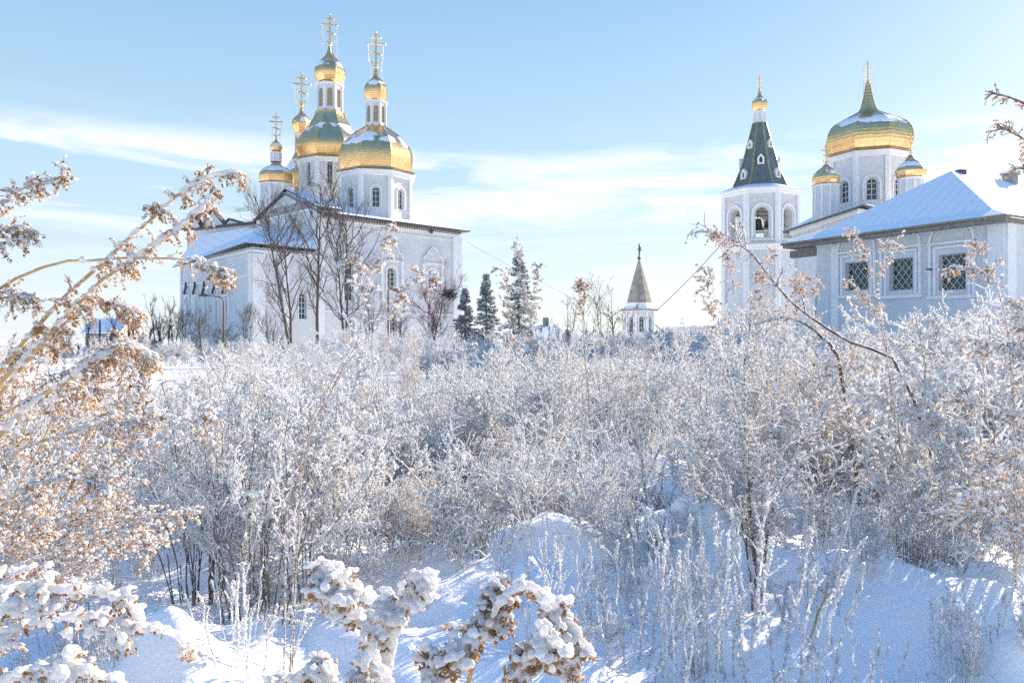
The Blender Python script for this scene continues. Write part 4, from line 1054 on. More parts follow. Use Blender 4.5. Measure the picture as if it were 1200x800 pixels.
        out['stems'].append((tubes(S,rad(S,.003,.0015)),'dry'))
        p = spray(S, q(9), g, .004,.3); out['snow'].append((scatter(OCT,p,g.uniform(.004,.012,len(p)),g,(1,1,.8),.3),'clump'))
        p = spray(S, 1, g, .01,.5); out['seed_heads'].append((scatter(LEAF,p,g.uniform(.005,.01,len(p)),g),'pseed'))
    return out
WM = {'stem':M_stem,'dstem':M_dstem,'twig':M_twig,'seed':M_seed,'pseed':M_pseed,'clump':M_clump,'dry':M_dry,'rime':M_rime,'hstem':M_hstem}
def to_mesh(items, name, org=(0,0,0)):
    b = NB(); names = []
    for (v,f),m in items:
        if m not in names: names.append(m)
        b.add(v, f, names.index(m), m=='clump')
    return b.mesh(name, [WM[m] for m in names], org)

# prototypes
PROTO = {}
for kind, spec in {'mugwort':[(1.8,.45),(1.6,.6),(2.0,.4)],'frosted':[(1.4,.5),(1.5,.7),(1.2,.6),(1.5,.42)],'bush':[(1.6,.36),(1.8,.4)],'grass':[(.9,.2),(.75,.3)],'tussock':[(.38,.22)]}.items():
    for i_,(H_,sp_) in enumerate(spec):
        PROTO[kind,i_] = (make_weed(100+i_*7+len(kind), kind, H_, sp_), H_)
WEEDNAME = {'mugwort':'seeded_weed','frosted':'frosted_weed','bush':'bare_shrub','grass':'rimed_grass_clump','tussock':'dry_grass_tussock'}
MESHES = {}
for key,(arr,H_) in PROTO.items():
    MESHES[key] = {p: to_mesh(arr[p], p) for p in PARTS}
def place(key, x, y, H, rz, label, group=None, leanx=0):
    o = empty(WEEDNAME[key[0]], (x,y,gz(x,y)), label, {'mugwort':'weed','frosted':'weed','bush':'shrub','grass':'grass clump','tussock':'grass tussock'}[key[0]], group)
    s = H/PROTO[key][1]; o.scale = (s,s,s); o.rotation_euler = (0,leanx,rz)
    for p in PARTS:
        c = bpy.data.objects.new(p, MESHES[key][p]); col.objects.link(c); c.parent = o
    return o

# --- how high the thicket stands, by photo column
TP = np.array([[-200,430],[90,445],[240,442],[262,412],[330,402],[400,398],[450,392],[560,398],[640,390],[720,388],[775,392],[800,372],[835,345],[880,332],[930,350],[960,362],[1040,352],[1120,360],[1160,340],[1400,330]])
def topy(px): return np.interp(px, TP[:,0], TP[:,1])
def open_ground(px, py):
    """bare snow seen in the photo"""
    if 690 < px < 850 and 540 < py < 600: return True
    if 20 < px < 225 and 575 < py < 740: return True
    if 630 < px < 850 and 600 < py < 760: return True
    if 910 < px < 1110 and 610 < py < 800: return True
    if 500 < px < 610 and 600 < py < 780: return True
    if 1120 <= px < 1300 and 690 < py: return True
    return False
g = np.random.default_rng(21)
# --- the far and middle thicket: nobody could count it
pts, idxs, scs, rots = [], [], [], []
keys = sorted(PROTO.keys()); kidx = {k:i for i,k in enumerate(keys)}
def rnd_key(px, D):
    r = g.random()
    warm = .14+.22*(px<300)+.16*(D>16)
    if r < warm: return ('mugwort', int(g.integers(3)))
    if r < .95: return ('frosted', int(g.integers(4)))
    if r < .98: return ('bush', int(g.integers(2)))
    return ('grass', int(g.integers(2)))
for (d0,d1,n) in ((8.2,14,430),(14,24,520),(24,52,700)):
    for _ in range(n):
        D = math.sqrt(g.uniform(d0*d0,d1*d1)); px = g.uniform(-120,1320); x = (px-600)/F*D
        if x > 14.5 and D > 33: continue
        py = HZ+CH*F/D
        if open_ground(px,py) and g.random()<.85: continue
        if px>760 and D<24 and g.random()<.38: continue
        if 420<px<700 and D<20 and g.random()<.25: continue
        H = Z(topy(px)+abs(g.normal(0,26))*(1 if D<24 else .45)-4, D)
        H = min(H, 2.5 if D < 20 else 2.2)
        if D < 34 and g.random() < (.90 if 380<px<800 else .8): H = min(H, g.uniform(.55,1.3) if D<16 else g.uniform(.8,1.5))
        if H < .35:
            if g.random()<.4: continue
            H = g.uniform(.4,.8)
        k = rnd_key(px,D)
        if k[0]=='grass': H = min(H,1.1)
        pts.append((x,D,gz(x,D))); idxs.append(kidx[k]); scs.append(H/PROTO[k][1]); rots.append((g.normal(0,.07),g.normal(0,.07),g.uniform(0,6.28)))
# low growth between the tall weeds
for _ in range(420):
    D = math.sqrt(g.uniform(5.5**2,22**2)); px = g.uniform(-100,1300); x=(px-600)/F*D; py = HZ+CH*F/D
    if open_ground(px,py) and g.random()<.8: continue
    k = ('tussock',0) if g.random()<.6 else ('grass',int(g.integers(2))) if g.random()<.5 else ('frosted',int(g.integers(4)))
    H = g.uniform(.3,.55) if k[0]=='tussock' else g.uniform(.4,.9)
    pts.append((x,D,gz(x,D))); idxs.append(kidx[k]); scs.append(H/PROTO[k][1]); rots.append((g.normal(0,.1),g.normal(0,.1),g.uniform(0,6.28)))
for _ in range(90):
    D = g.uniform(30,52); px = g.uniform(380,840); x=(px-600)/F*D; k = ('frosted',int(g.integers(4))) if g.random()<.7 else ('mugwort',int(g.integers(3)))
    pts.append((x,D,gz(x,D))); idxs.append(kidx[k]); scs.append(g.uniform(1.9,2.35)/PROTO[k][1]); rots.append((0,0,g.uniform(0,6.28)))
for _ in range(150):
    D = g.uniform(42,78); px = g.uniform(-60,420); x=(px-600)/F*D
    k = ('bush',int(g.integers(2))) if g.random()<.6 else ('mugwort',int(g.integers(3))); H = g.uniform(1.0,2.1)
    pts.append((x,D,gz(x,D))); idxs.append(kidx[k]); scs.append(H/PROTO[k][1]); rots.append((0,0,g.uniform(0,6.28)))
lib = bpy.data.collections.new('weed_library')
for i_,k in enumerate(keys):
    me = to_mesh(sum((PROTO[k][0][p] for p in PARTS),[]), 'weed_form')
    ob = bpy.data.objects.new('weed_form_%02d'%i_, me); lib.objects.link(ob)
me = bpy.data.meshes.new('frosted_thicket'); me.from_pydata(pts,[],[])
for nm,ty,dat in (('pi','INT',idxs),('sc','FLOAT',scs)):
    a = me.attributes.new(nm,ty,'POINT'); a.data.foreach_set('value', dat)
a = me.attributes.new('rot','FLOAT_VECTOR','POINT'); a.data.foreach_set('vector', np.array(rots,dtype=np.float32).ravel())
th = bpy.data.objects.new('frosted_thicket', me); col.objects.link(th); tag(th, kind='stuff')
ng = bpy.data.node_groups.new('thicket','GeometryNodeTree')
ng.interface.new_socket('Geometry', in_out='INPUT', socket_type='NodeSocketGeometry'); ng.interface.new_socket('Geometry', in_out='OUTPUT', socket_type='NodeSocketGeometry')
gi, go = ng.nodes.new('NodeGroupInput'), ng.nodes.new('NodeGroupOutput')
ci = ng.nodes.new('GeometryNodeCollectionInfo'); ci.inputs['Collection'].default_value = lib; ci.inputs['Separate Children'].default_value = True; ci.inputs['Reset Children'].default_value = True
ip = ng.nodes.new('GeometryNodeInstanceOnPoints'); ip.inputs['Pick Instance'].default_value = True
def attr(nm, ty):
    n = ng.nodes.new('GeometryNodeInputNamedAttribute'); n.data_type = ty; n.inputs['Name'].default_value = nm; return n.outputs['Attribute']
ng.links.new(gi.outputs[0], ip.inputs['Points']); ng.links.new(ci.outputs[0], ip.inputs['Instance'])
ng.links.new(attr('pi','INT'), ip.inputs['Instance Index']); ng.links.new(attr('rot','FLOAT_VECTOR'), ip.inputs['Rotation']); ng.links.new(attr('sc','FLOAT'), ip.inputs['Scale'])
ng.links.new(ip.outputs[0], go.inputs[0])
md = th.modifiers.new('thicket','NODES'); md.node_group = ng

# --- the nearer plants, each one a thing
GL = {'mugwort':('brown seeded weed under snow, one of many alike in the near field','brown seeded weeds of the near field'),
      'frosted':('white rimed weed, one of many alike in the near field','white rimed weeds of the near field'),
      'bush':('thin stemmed rimed shrub, one of several alike in the near field','thin stemmed shrubs of the near field'),
      'grass':('small clump of upright white rimed grass in the near field','upright rimed grass clumps of the near field')}
cnt = 0
for _ in range(900):
    D = math.sqrt(g.uniform(4.6**2,8.4**2)); px = g.uniform(-40,1250); x=(px-600)/F*D; py = HZ+CH*F/D
    if open_ground(px,py) and g.random() < .5: continue
    k = rnd_key(px,D)
    if k[0]=='bush' and g.random()<.6: k = ('frosted',int(g.integers(4)))
    H = Z(topy(px)+12+abs(g.normal(0,60)), D) if (g.random()<.16 and D>5.5 and not 560<px<800) else g.uniform(.4,1.05)
    if k[0]=='grass': H = g.uniform(.4,.8)
    place(k, x, D, min(H,1.95), g.uniform(0,6.28), *GL[k[0]], leanx=g.normal(0,.1)); cnt += 1
    if cnt >= 225: break
for _ in range(85):
    py = g.uniform(590,830); D = CH*F/(py-HZ); px = g.uniform(470,1200) if g.random()<.8 else g.uniform(20,300); x=(px-600)/F*D
    k = ('grass',int(g.integers(2))) if g.random()<.35 else ('frosted',int(g.integers(4)))
    place(k, x, D, g.uniform(.16,.42), g.uniform(0,6.28), 'short rimed sprig, one of many alike poking out of the near snow', 'short rimed sprigs in the near snow', leanx=g.normal(0,.15))
# named ones
def bpt(px, py):
    x,y = ground_at(px,py); return x,y
for (px,D,H,k,lab) in (
    (300,4.35,1.55,('bush',0),'dense dark stemmed shrub standing at left centre, lit twigs at its top'),
    (370,5.0,1.45,('bush',1),'rimed shrub just right of the dense dark stemmed shrub'),
    (235,4.8,1.50,('bush',1),'rimed shrub just left of the dense dark stemmed shrub'),
    (410,5.4,1.70,('frosted',1),'pale rimed weed between the left shrubs and the open snow'),
    (1150,5.2,1.85,('frosted',0),'tall white rimed weed at the right edge beneath the lattice windows'),
    (1085,5.9,1.9,('frosted',2),'white rimed weed in front of the right lattice window'),
    (1230,4.2,1.9,('mugwort',1),'brown seeded weed leaning in over the right picture edge'),
    (975,6.4,1.9,('mugwort',0),'brown seeded weed in front of the left lattice window')):
    x=(px-600)/F*D; place(k,x,D,H,g.uniform(0,6.28),lab)
gl = GL['grass']
for (px,py,H) in ((655,800,.62),(735,790,.7),(800,840,.8),(845,820,.9),(872,800,.95),(915,820,.8),(780,760,.6),(700,760,.45),(1120,812,.42),(1160,800,.35),(290,830,.55),(1010,830,.4),(600,740,.5),(960,760,.6)):
    x,y = bpt(px,py); place(('grass',int(g.integers(2))),x,y,H,g.uniform(0,6.28),*gl)
for (px,py,H,lab) in ((762,705,.30,'dry grass tussock in the dark hollow under the central snow mound'),(1062,725,.34,'bent dry grass tussock under a snow cushion at lower right'),(1110,715,.30,'dry grass tussock right of the lower right snow cushion'),
    (545,600,.5,'snowy grass tussock at the edge of the central open snow'),(500,660,.45,'bent tussock right of the dense dark stemmed shrub'),(560,690,.4,'bent pale tussock above the snow laden seed heads')):
    x,y = bpt(px,py); place(('tussock',0),x,y,H,g.uniform(0,6.28),lab)
# ------------------------------------------------------------------ trees
def bare_tree(px, D, ytop, label, seed, lean=0, width=.30, r0=.17, mat=None, name='bare_tree', group=None, cat='tree', stems=1, dens=1.0, frost=False, nest=None, up=.25):
    g = np.random.default_rng(seed); H = Z(ytop,D); x,y = plan(px,D); z0 = gz(x,y)
    o = empty(name, (x,y,z0), label, cat, group); mat = mat or M_bark
    K = 9; t = np.linspace(0,1,K)
    S = np.zeros((stems,K,3))
    for i in range(stems):
        a = g.uniform(0,2*PI); off = (.0 if stems==1 else .35)
        S[i,:,0] = lean*H*t**1.3+g.normal(0,.012*H,K).cumsum()*.5*t+ (off*math.cos(a)*t*H*.35); S[i,:,1] = g.normal(0,.01*H,K).cumsum()*.5*t+(off*math.sin(a)*t*H*.35); S[i,:,2] = (H*t*(1 if i==0 else g.uniform(.75,.95)))-.2
    q = lambda n: max(2,int(n*dens))
    B1,t1,l1 = sub(S, q(17), .16, .97, lambda t:H*width*(.35+1.0*np.sin(PI*np.clip(t*.95,0,1))), .72, g, 8, up*.5, -.22, wig=.15)
    B2,t2,l2 = sub(B1, q(7), .2, 1, lambda t:H*width*.38*(1.15-t*.6), .6, g, 5, up*.5, -.1, wig=.16)
    B3,_,_ = sub(B2, q(5), .15, 1, lambda t:H*width*.19, .6, g, 4, .1, 0, wig=.18)
    b = NB(); b.add(*tubes(S,rad(S,r0,r0*.16),7))
    tr = b.build('trunk', mat, o) if False else None
    def mk(nb,nm,m):
        ob = bpy.data.objects.new(nm, nb.mesh(nm,[m])); col.objects.link(ob); ob.parent = o; return ob
    mk(b,'trunk',mat)
    b = NB(); b.add(*tubes(B1,rad(B1,r0*.36,r0*.12),4)); b.add(*tubes(B2,rad(B2,r0*.14,r0*.07))); b.add(*tubes(B3,rad(B3,max(.009,r0*.06),.005)))
    mk(b,'crown',mat)
    if nest is not None:
        nb = NB(); p = np.array([[nest[0],nest[1],nest[2]]])+g.normal(0,.30,(150,3))*[1,1,.6]
        P2 = p[:,None]+norm(g.normal(size=(150,1,3)))*np.linspace(-.3,.3,3)[None,:,None]; nb.add(*tubes(P2,rad(P2,.02,.015))); mk(nb,'nest',M_bark)
    return o
bare_tree(341,74,232,'tall bare linden with dark leaning trunk, leftmost of three before the church',1,lean=-.06,width=.34,stems=2,r0=.17)
bare_tree(372,75,226,'tall bare straight linden, middle one of three before the church',2,lean=.02,width=.30,r0=.20)
bare_tree(404,73,236,'tall bare linden with forked dark trunk, rightmost of three before the church',3,lean=-.07,width=.32,stems=2,r0=.17)
bare_tree(503,62,338,'reddish bare shrubby tree by the long church wall with a dark twig nest',4,lean=.12,width=.5,r0=.075,mat=M_redtwig,stems=2,nest=(1.55,0,Z(338,62)-.35),name='shrubby_tree')
for i,(px,D,yt,w_,lab) in enumerate(((432,66,340,.4,'low bare tree beside the rusty iron mast'),(470,64,362,.5,'small bare tree between iron mast and reddish tree'),(290,64,352,.36,'slim bare tree before the corner of the narthex'),
    (238,60,372,.5,'bushy bare tree below the narrow church windows'),(215,66,366,.45,'bushy bare tree at the left corner of the church'),(262,58,384,.5,'low bare tree at the foot of the street lamp'),
    (318,60,372,.5,'low bare tree left of the leftmost linden'))):
    bare_tree(px,D,yt,lab,20+i,width=w_,r0=.06,stems=3,dens=.62)
for i,(px,yt) in enumerate(((112,392),(128,372),(140,384),(160,358),(173,380),(184,352),(196,364),(204,356),(92,398),(70,392),(40,398),(15,390),(150,396),(60,380),(80,386),(104,378),(165,390),(190,376),(134,392))):
    bare_tree(px,86+3*(i%4),yt,'leafless tree in the dark row of far trees left of the church',40+i,width=.32,r0=.10,group='far leafless trees left of the church',dens=.6,stems=2)
for i,(px,yt,D) in enumerate(((668,352,58),(690,338,66),(706,326,70),(722,340,60),(735,356,72),(640,372,60),(715,372,50),(655,378,66))):
    bare_tree(px,D,yt,'slim leafless sapling in the row left of the wooden tower',60+i,width=.26,r0=.05,group='slim saplings left of the wooden tower',dens=.7,stems=2)
def spruce(px, D, ytop, wpx, label, seed, snow=1.0):
    g = np.random.default_rng(seed); H = Z(ytop,D); x,y = plan(px,D); z0 = gz(x,y); o = empty('spruce_tree',(x,y,z0),label,'spruce'); Rm = wpx/F*D
    n = 190; t = np.sort(g.random(n))**.85; z = H*(.06+.92*t); a = g.uniform(0,2*PI,n); l = Rm*(1-t)**.85*g.uniform(.6,1.15,n)+.12
    K = 6; s = np.linspace(0,1,K); P_ = np.zeros((n,K,3))
    dx,dy = np.cos(a),np.sin(a)
    P_[:,:,0] = dx[:,None]*l[:,None]*s; P_[:,:,1] = dy[:,None]*l[:,None]*s
    P_[:,:,2] = z[:,None]+l[:,None]*(-.55*s+.35*s**2+ .35*(t[:,None]-.3)*s)
    B,_,_ = sub(P_, 9, .15, 1, lambda t_:np.mean(l)*.32*(1.2-t_), .75, g, 4, -.05, .25)
    def mk(nb,nm,m):
        ob = bpy.data.objects.new(nm, nb.mesh(nm,m)); col.objects.link(ob); ob.parent = o; return ob
    T = np.zeros((1,6,3)); T[0,:,2] = np.linspace(-.2,H,6); b = NB(); b.add(*tubes(T,rad(T,.13,.015),7)); mk(b,'trunk',[M_bark])
    b = NB(); b.add(*tubes(P_,rad(P_,.022,.008))); 
    for Q_,m_ in ((P_,9),(B,8)):
        p = spray(Q_, m_, g, .035, .1, .06); b.add(*scatter(LEAF,p,g.uniform(.05,.12,(len(p),1))*np.array([[1,.8,.5]]),g),1,False)
    mk(b,'crown',[M_bark,M_needle])
    b = NB(); p = np.concatenate([spray(P_,2,g,.04,.3),spray(B,2,g,.04,.3)])+[0,0,.05]; k = g.random(len(p))<.55*snow; p=p[k]; b.add(*scatter(ICO0,p,g.uniform(.04,.12,(len(p),1))*np.array([[1,1,.5]]),g,(1,1,.6),.2)); mk(b,'snow',[M_clump])
    return o
spruce(545,66,336,21,'narrow dark spruce against the right corner of the big church',5,.6)
spruce(570,60,320,24,'middle spruce of the three right of the big church',6,.8)
spruce(608,58,292,33,'tallest snow dusted spruce of the three right of the big church',7,1.4)
spruce(180,82,396,16,'small dark spruce among the leafless trees left of the church',8,.3)
spruce(665,75,386,14,'small far spruce beside the snowy cottages',9,.6)

# ------------------------------------------------------------------ the big near plants, stem by stem
def cr(pts, K=14):
    p = np.array(pts,float); n = len(p); out=[]
    for q in np.linspace(0,n-1,K):
        i = min(int(q),n-2); t=q-i; p0=p[max(i-1,0)];p1=p[i];p2=p[i+1];p3_=p[min(i+2,n-1)]
        out.append(.5*((2*p1)+(-p0+p2)*t+(2*p0-5*p1+4*p2-p3_)*t*t+(-p0+3*p1-3*p2+p3_)*t**3))
    return np.array(out)
def hero(name, label, cat, spines, seed, r0=.006, nb=10, bl=.16, nt=7, tl=.05, seeds=6, ssz=(.006,.011), snow=4, wsz=(.006,.013), sleeve=0, slz=(.010,.02), t0=.35, droop=.5, fuse=0, stem='hstem', seedm='seed', root=True, clus=0, shape=ICO0, ang=.7):
    g = np.random.default_rng(seed); wsz = (wsz[0]*.55,wsz[1]*.62); slz = (slz[0]*.5,slz[1]*.66); snow = int(snow*1.5+.5); sleeve *= 2; J = .22
    L_ = []
    for sp_ in spines:
        pts = [P(*q) for q in sp_]
        if root:
            b = pts[0].copy(); b[2] = -.1; b[0] += (b[0]-pts[1][0])*.3
            if pts[0][2] > .2: pts = [b]+pts
        L_.append(cr(pts, 18))
    S = np.array(L_)
    org = S[0,0].copy(); org[2] = gz(org[0],org[1])
    o = empty(name, org, label, cat)
    S = S+g.normal(0,.003,S.shape)
    B,tb_,_ = sub(S, nb, t0, 1, lambda t:bl*(1.25-t*.75), ang, g, 6, .05, droop)
    # twigs hang from the shoots and from the stem's outer half
    T,_,_ = sub(B, nt, .1, 1, lambda t:tl, .8, g, 4, -.1, droop)
    T2,_,_ = sub(S, nb*2, .6, 1, lambda t:tl*1.1, .9, g, 4, -.1, droop)
    T = np.concatenate([T,T2])
    b = NB(); b.add(*tubes(S,rad(S,r0,r0*.35),6),0); b.add(*tubes(B,rad(B,r0*.42,r0*.2),4),0); b.add(*tubes(T,rad(T,r0*.22,r0*.14)),0)
    def mk(nb_,nm,m):
        if nb_.n == 0: return
        ob = bpy.data.objects.new(nm, nb_.mesh(nm,m,org)); col.objects.link(ob); ob.parent = o
    mk(b,'stems',[WM[stem]])
    b = NB(); p = spray(T, seeds, g, ssz[0]*.8, .15)-[0,0,.006 if fuse else 0]; b.add(*scatter(LEAF,p,g.uniform(*ssz,len(p)),g),0,False); b.add(*scatter(ICO0,p[::2]+g.normal(0,ssz[0]*.5,p[::2].shape),g.uniform(ssz[0]*.4,ssz[0]*.8,len(p[::2])),g,None,.3),0,False); mk(b,'seed_heads',[WM[seedm]])
    b = NB(); p = spray(T, snow, g, wsz[0]*.5)+[0,0,wsz[0]*.8]; b.add(*scatter(shape,p,g.uniform(*wsz,len(p)),g,(1,1,.75),J),0)
    p = spray(B, snow*2, g, wsz[0]*.4,.1)+[0,0,wsz[0]*.7]; b.add(*scatter(shape,p,g.uniform(*wsz,len(p)),g,(1,1,.75),J),0)
    if sleeve:
        p = spray(S, sleeve, g, slz[0]*.35, .42)+[0,0,slz[0]*.9]; b.add(*scatter(shape,p,g.uniform(*slz,len(p)),g,(1,1,.8),J),0)
    if clus:
        e = T[:,-1]; k = g.random(len(e)) < clus; e = e[k]
        p = np.repeat(e,9,axis=0)+g.normal(0,slz[0]*1.5,(len(e)*9,3))+[0,0,slz[0]*1.2]; b.add(*scatter(shape,p,g.uniform(slz[0]*.6,slz[1],len(p)),g,(1,1,.8),J),0)
    mk(b,'snow',[M_clump])
    if fuse:
        so = [c for c in o.children if c.name.startswith('snow')][0]
        m_ = so.modifiers.new('fuse','REMESH'); m_.mode = 'VOXEL'; m_.voxel_size = fuse; m_.use_smooth_shade = True
        t_ = bpy.data.textures.new('lumps','CLOUDS'); t_.noise_scale = .012; m_ = so.modifiers.new('lumps','DISPLACE'); m_.texture = t_; m_.strength = .006; m_.mid_level = .5
    return o
hero('arching_weed','tall arching brown weed at left, snow sleeved tip bending over the sky','weed',
 [[(-110,640,2.0),(-50,510,2.0),(10,425,2.0),(100,325,2.05),(190,245,2.1),(235,212,2.12),(280,205,2.15)],
  [(-110,660,2.0),(-40,520,2.0),(50,400,2.0),(130,322,2.05),(200,275,2.05),(250,232,2.1)],
  [(-90,560,2.1),(-20,470,2.1),(50,400,2.1),(95,362,2.1),(130,355,2.15),(165,368,2.15)],
  [(-110,690,1.9),(-40,560,1.9),(40,470,1.95),(110,425,1.95),(150,405,2.0),(178,420,2.0)]],
 11, r0=.0075, nb=14, bl=.08, nt=6, tl=.038, seeds=6, ssz=(.0028,.0075), snow=2, wsz=(.004,.010), sleeve=60, slz=(.008,.018), t0=.48, droop=.8, fuse=.0032)
hero('horizontal_weed','thin brown weed stem reaching right, its hanging seed cluster before the narthex','weed',
 [[(-90,420,1.9),(-20,350,1.9),(60,310,1.95),(130,302,1.95),(200,303,2.0),(235,304,2.0),(262,318,2.0)]],12,r0=.005,nb=8,bl=.05,nt=6,tl=.045,seeds=4,ssz=(.003,.008),snow=1,wsz=(.006,.013),sleeve=6,t0=.8,droop=1.0)
hero('leaning_weed','brown seeded weed in the upper left corner, tips lightly snowed','weed',
 [[(-90,420,1.8),(-40,300,1.8),(-5,250,1.8),(25,222,1.8),(70,212,1.85)],[(-90,440,1.8),(-50,330,1.8),(-20,285,1.8),(10,268,1.85),(40,270,1.85)],[(-80,420,1.9),(-40,380,1.9),(0,345,1.9),(30,350,1.9)]],
 13,r0=.005,nb=9,bl=.07,nt=6,tl=.04,seeds=4,ssz=(.003,.007),snow=2,wsz=(.005,.010),sleeve=26,slz=(.007,.013),t0=.55)
hero('drooping_weed','brown weed reaching in from the left edge at mid height','weed',
 [[(-120,700,1.9),(-50,590,1.9),(20,528,1.9),(110,500,1.95),(180,492,2.0),(240,494,2.0)],
  [(-120,640,2.2),(-60,540,2.2),(10,480,2.2),(80,455,2.2),(130,462,2.2)],
  [(-120,760,1.8),(-50,640,1.8),(30,575,1.8),(90,560,1.8),(130,575,1.8)],
  [(-120,760,2.1),(-50,690,2.1),(40,655,2.1),(120,625,2.15),(180,606,2.15),(235,602,2.2)]],
 14,r0=.006,nb=12,bl=.11,nt=6,tl=.045,seeds=4,ssz=(.003,.0075),snow=2,wsz=(.005,.011),sleeve=60,slz=(.007,.013),t0=.35)
hero('snow_bent_weed','low weed at the lower left weighed flat by thick snow','weed',
 [[(-120,860,1.6),(-50,770,1.6),(20,735,1.6),(100,722,1.65),(170,735,1.65),(225,752,1.7)],
  [(-120,800,1.5),(-60,720,1.5),(10,690,1.5),(70,690,1.5),(130,700,1.55)],
  [(-120,930,1.4),(-60,840,1.4),(10,795,1.4),(70,780,1.4),(110,790,1.4)]],
 15,r0=.006,nb=10,bl=.09,nt=5,tl=.035,seeds=4,ssz=(.004,.009),snow=3,wsz=(.006,.013),sleeve=130,slz=(.008,.016),t0=.4,shape=ICO,fuse=.003,clus=.15)
hero('snow_laden_weed','snow laden seed head at bottom centre, left one on a pale bent stem','weed',
 [[(500,900,1.35),(462,815,1.35),(432,750,1.35),(405,700,1.35),(378,665,1.35)]],
 16,r0=.006,nb=22,bl=.055,nt=4,tl=.025,seeds=5,ssz=(.005,.010),snow=3,wsz=(.006,.012),sleeve=90,slz=(.007,.014),t0=.78,shape=ICO,fuse=.0022,clus=.28,droop=.7,ang=1.0)
hero('snow_laden_weed','small snow laden seed head between the two bottom centre ones','weed',
 [[(430,900,1.45),(452,790,1.45),(462,735,1.45),(480,690,1.45),(492,680,1.45)],[(430,900,1.45),(452,800,1.45),(448,740,1.45),(456,715,1.45)]],
 17,r0=.005,nb=12,bl=.04,nt=4,tl=.022,seeds=4,ssz=(.005,.009),snow=3,wsz=(.006,.011),sleeve=60,slz=(.008,.015),t0=.84,shape=ICO,fuse=.0024,clus=.3,droop=.6,ang=1.0)
hero('snow_laden_weed','broad snow laden seed head at bottom centre, largest, arching to the right','weed',
 [[(520,950,1.25),(540,840,1.25),(560,760,1.25),(590,700,1.25),(625,690,1.25),(662,730,1.25),(668,770,1.25)],
  [(500,950,1.3),(520,850,1.3),(530,790,1.3),(560,735,1.3),(590,690,1.3)],
  [(560,960,1.2),(575,860,1.2),(600,800,1.2),(620,765,1.2),(650,745,1.2)],
  [(470,960,1.2),(490,860,1.2),(500,800,1.2),(515,770,1.2),(540,755,1.2)]],
 18,r0=.0055,nb=16,bl=.05,nt=4,tl=.024,seeds=6,ssz=(.005,.010),snow=3,wsz=(.005,.0105),sleeve=70,slz=(.007,.013),t0=.76,shape=ICO,fuse=.0022,clus=.20,droop=.7,ang=1.0)
hero('snow_laden_weed','low snowy seed stalks at the bottom edge, left of the snow laden heads','weed',
 [[(300,950,1.5),(320,850,1.5),(345,800,1.5),(380,782,1.5)],[(250,960,1.5),(290,860,1.5),(310,815,1.5),(335,800,1.5)],[(380,960,1.4),(385,870,1.4),(400,815,1.4),(425,790,1.4)]],
 19,r0=.005,nb=10,bl=.045,nt=4,tl=.022,seeds=3,snow=3,wsz=(.006,.012),sleeve=70,slz=(.008,.014),t0=.8,shape=ICO,fuse=.0024,clus=.2)
hero('leafy_weed','tall leaning weed with large curled snowy leaves before the long church wall','weed',
 [[(340,560,3.2),(372,480,3.2),(400,425,3.2),(425,375,3.2),(437,325,3.2),(450,285,3.2),(462,268,3.2)],
  [(352,560,3.2),(390,455,3.2),(432,395,3.25),(460,365,3.25),(478,340,3.25),(494,322,3.25)],
  [(350,570,3.2),(392,450,3.2),(420,395,3.15),(425,345,3.1),(418,310,3.1),(412,300,3.1)]],
 20,r0=.0038,nb=7,bl=.12,nt=3,tl=.04,seeds=3,ssz=(.005,.013),snow=2,wsz=(.009,.019),sleeve=22,slz=(.010,.018),t0=.62,droop=.5,stem='stem')
hero('leafy_weed','tall weed with curled leaves rising before the spruces','weed',
 [[(640,470,6.5),(625,400,6.5),(614,340,6.5),(608,300,6.5),(606,284,6.5)],[(640,470,6.6),(622,400,6.6),(628,350,6.6),(632,312,6.6)],[(640,480,6.6),(600,400,6.6),(596,350,6.6),(590,318,6.6)]],
 21,r0=.0038,nb=9,bl=.2,nt=4,tl=.06,seeds=2,ssz=(.008,.018),snow=3,wsz=(.010,.022),t0=.4,droop=.4,stem='stem')
hero('slender_weed','slender tall weed with a drooping tip between spruces and wooden tower','weed',
 [[(690,480,7.5),(686,420,7.5),(682,370,7.5),(678,340,7.5),(683,332,7.5)]],22,r0=.006,nb=12,bl=.14,nt=3,tl=.06,seeds=3,ssz=(.010,.02),snow=2,wsz=(.008,.018),t0=.6)
hero('leafy_weed','tall weed with curled brown leaves before the right lattice window','weed',
 [[(1188,500,4.4),(1181,392,4.4),(1171,345,4.4),(1152,298,4.4),(1142,290,4.4)],[(1188,500,4.4),(1180,385,4.4),(1165,330,4.4),(1140,314,4.4),(1118,314,4.4)],[(1190,500,4.4),(1183,400,4.4),(1190,370,4.4),(1202,360,4.4)]],
 23,r0=.0038,nb=7,bl=.14,nt=3,tl=.05,seeds=3,ssz=(.006,.015),snow=2,wsz=(.009,.018),sleeve=14,slz=(.010,.017),t0=.55,stem='stem')
hero('leafy_weed','tall forked weed with curled leaves before the middle lattice window','weed',
 [[(1050,520,5.0),(1038,400,5.0),(1028,335,5.0),(1040,298,5.0),(1056,275,5.0)],[(1050,520,5.0),(1035,390,5.0),(1020,320,5.0),(1008,285,5.0),(994,268,5.0)],[(1050,520,5.0),(1040,400,5.0),(1010,345,5.0),(995,330,5.0)]],
 24,r0=.0038,nb=7,bl=.14,nt=3,tl=.05,seeds=3,ssz=(.006,.015),snow=2,wsz=(.009,.018),sleeve=14,slz=(.010,.017),t0=.55,stem='stem')
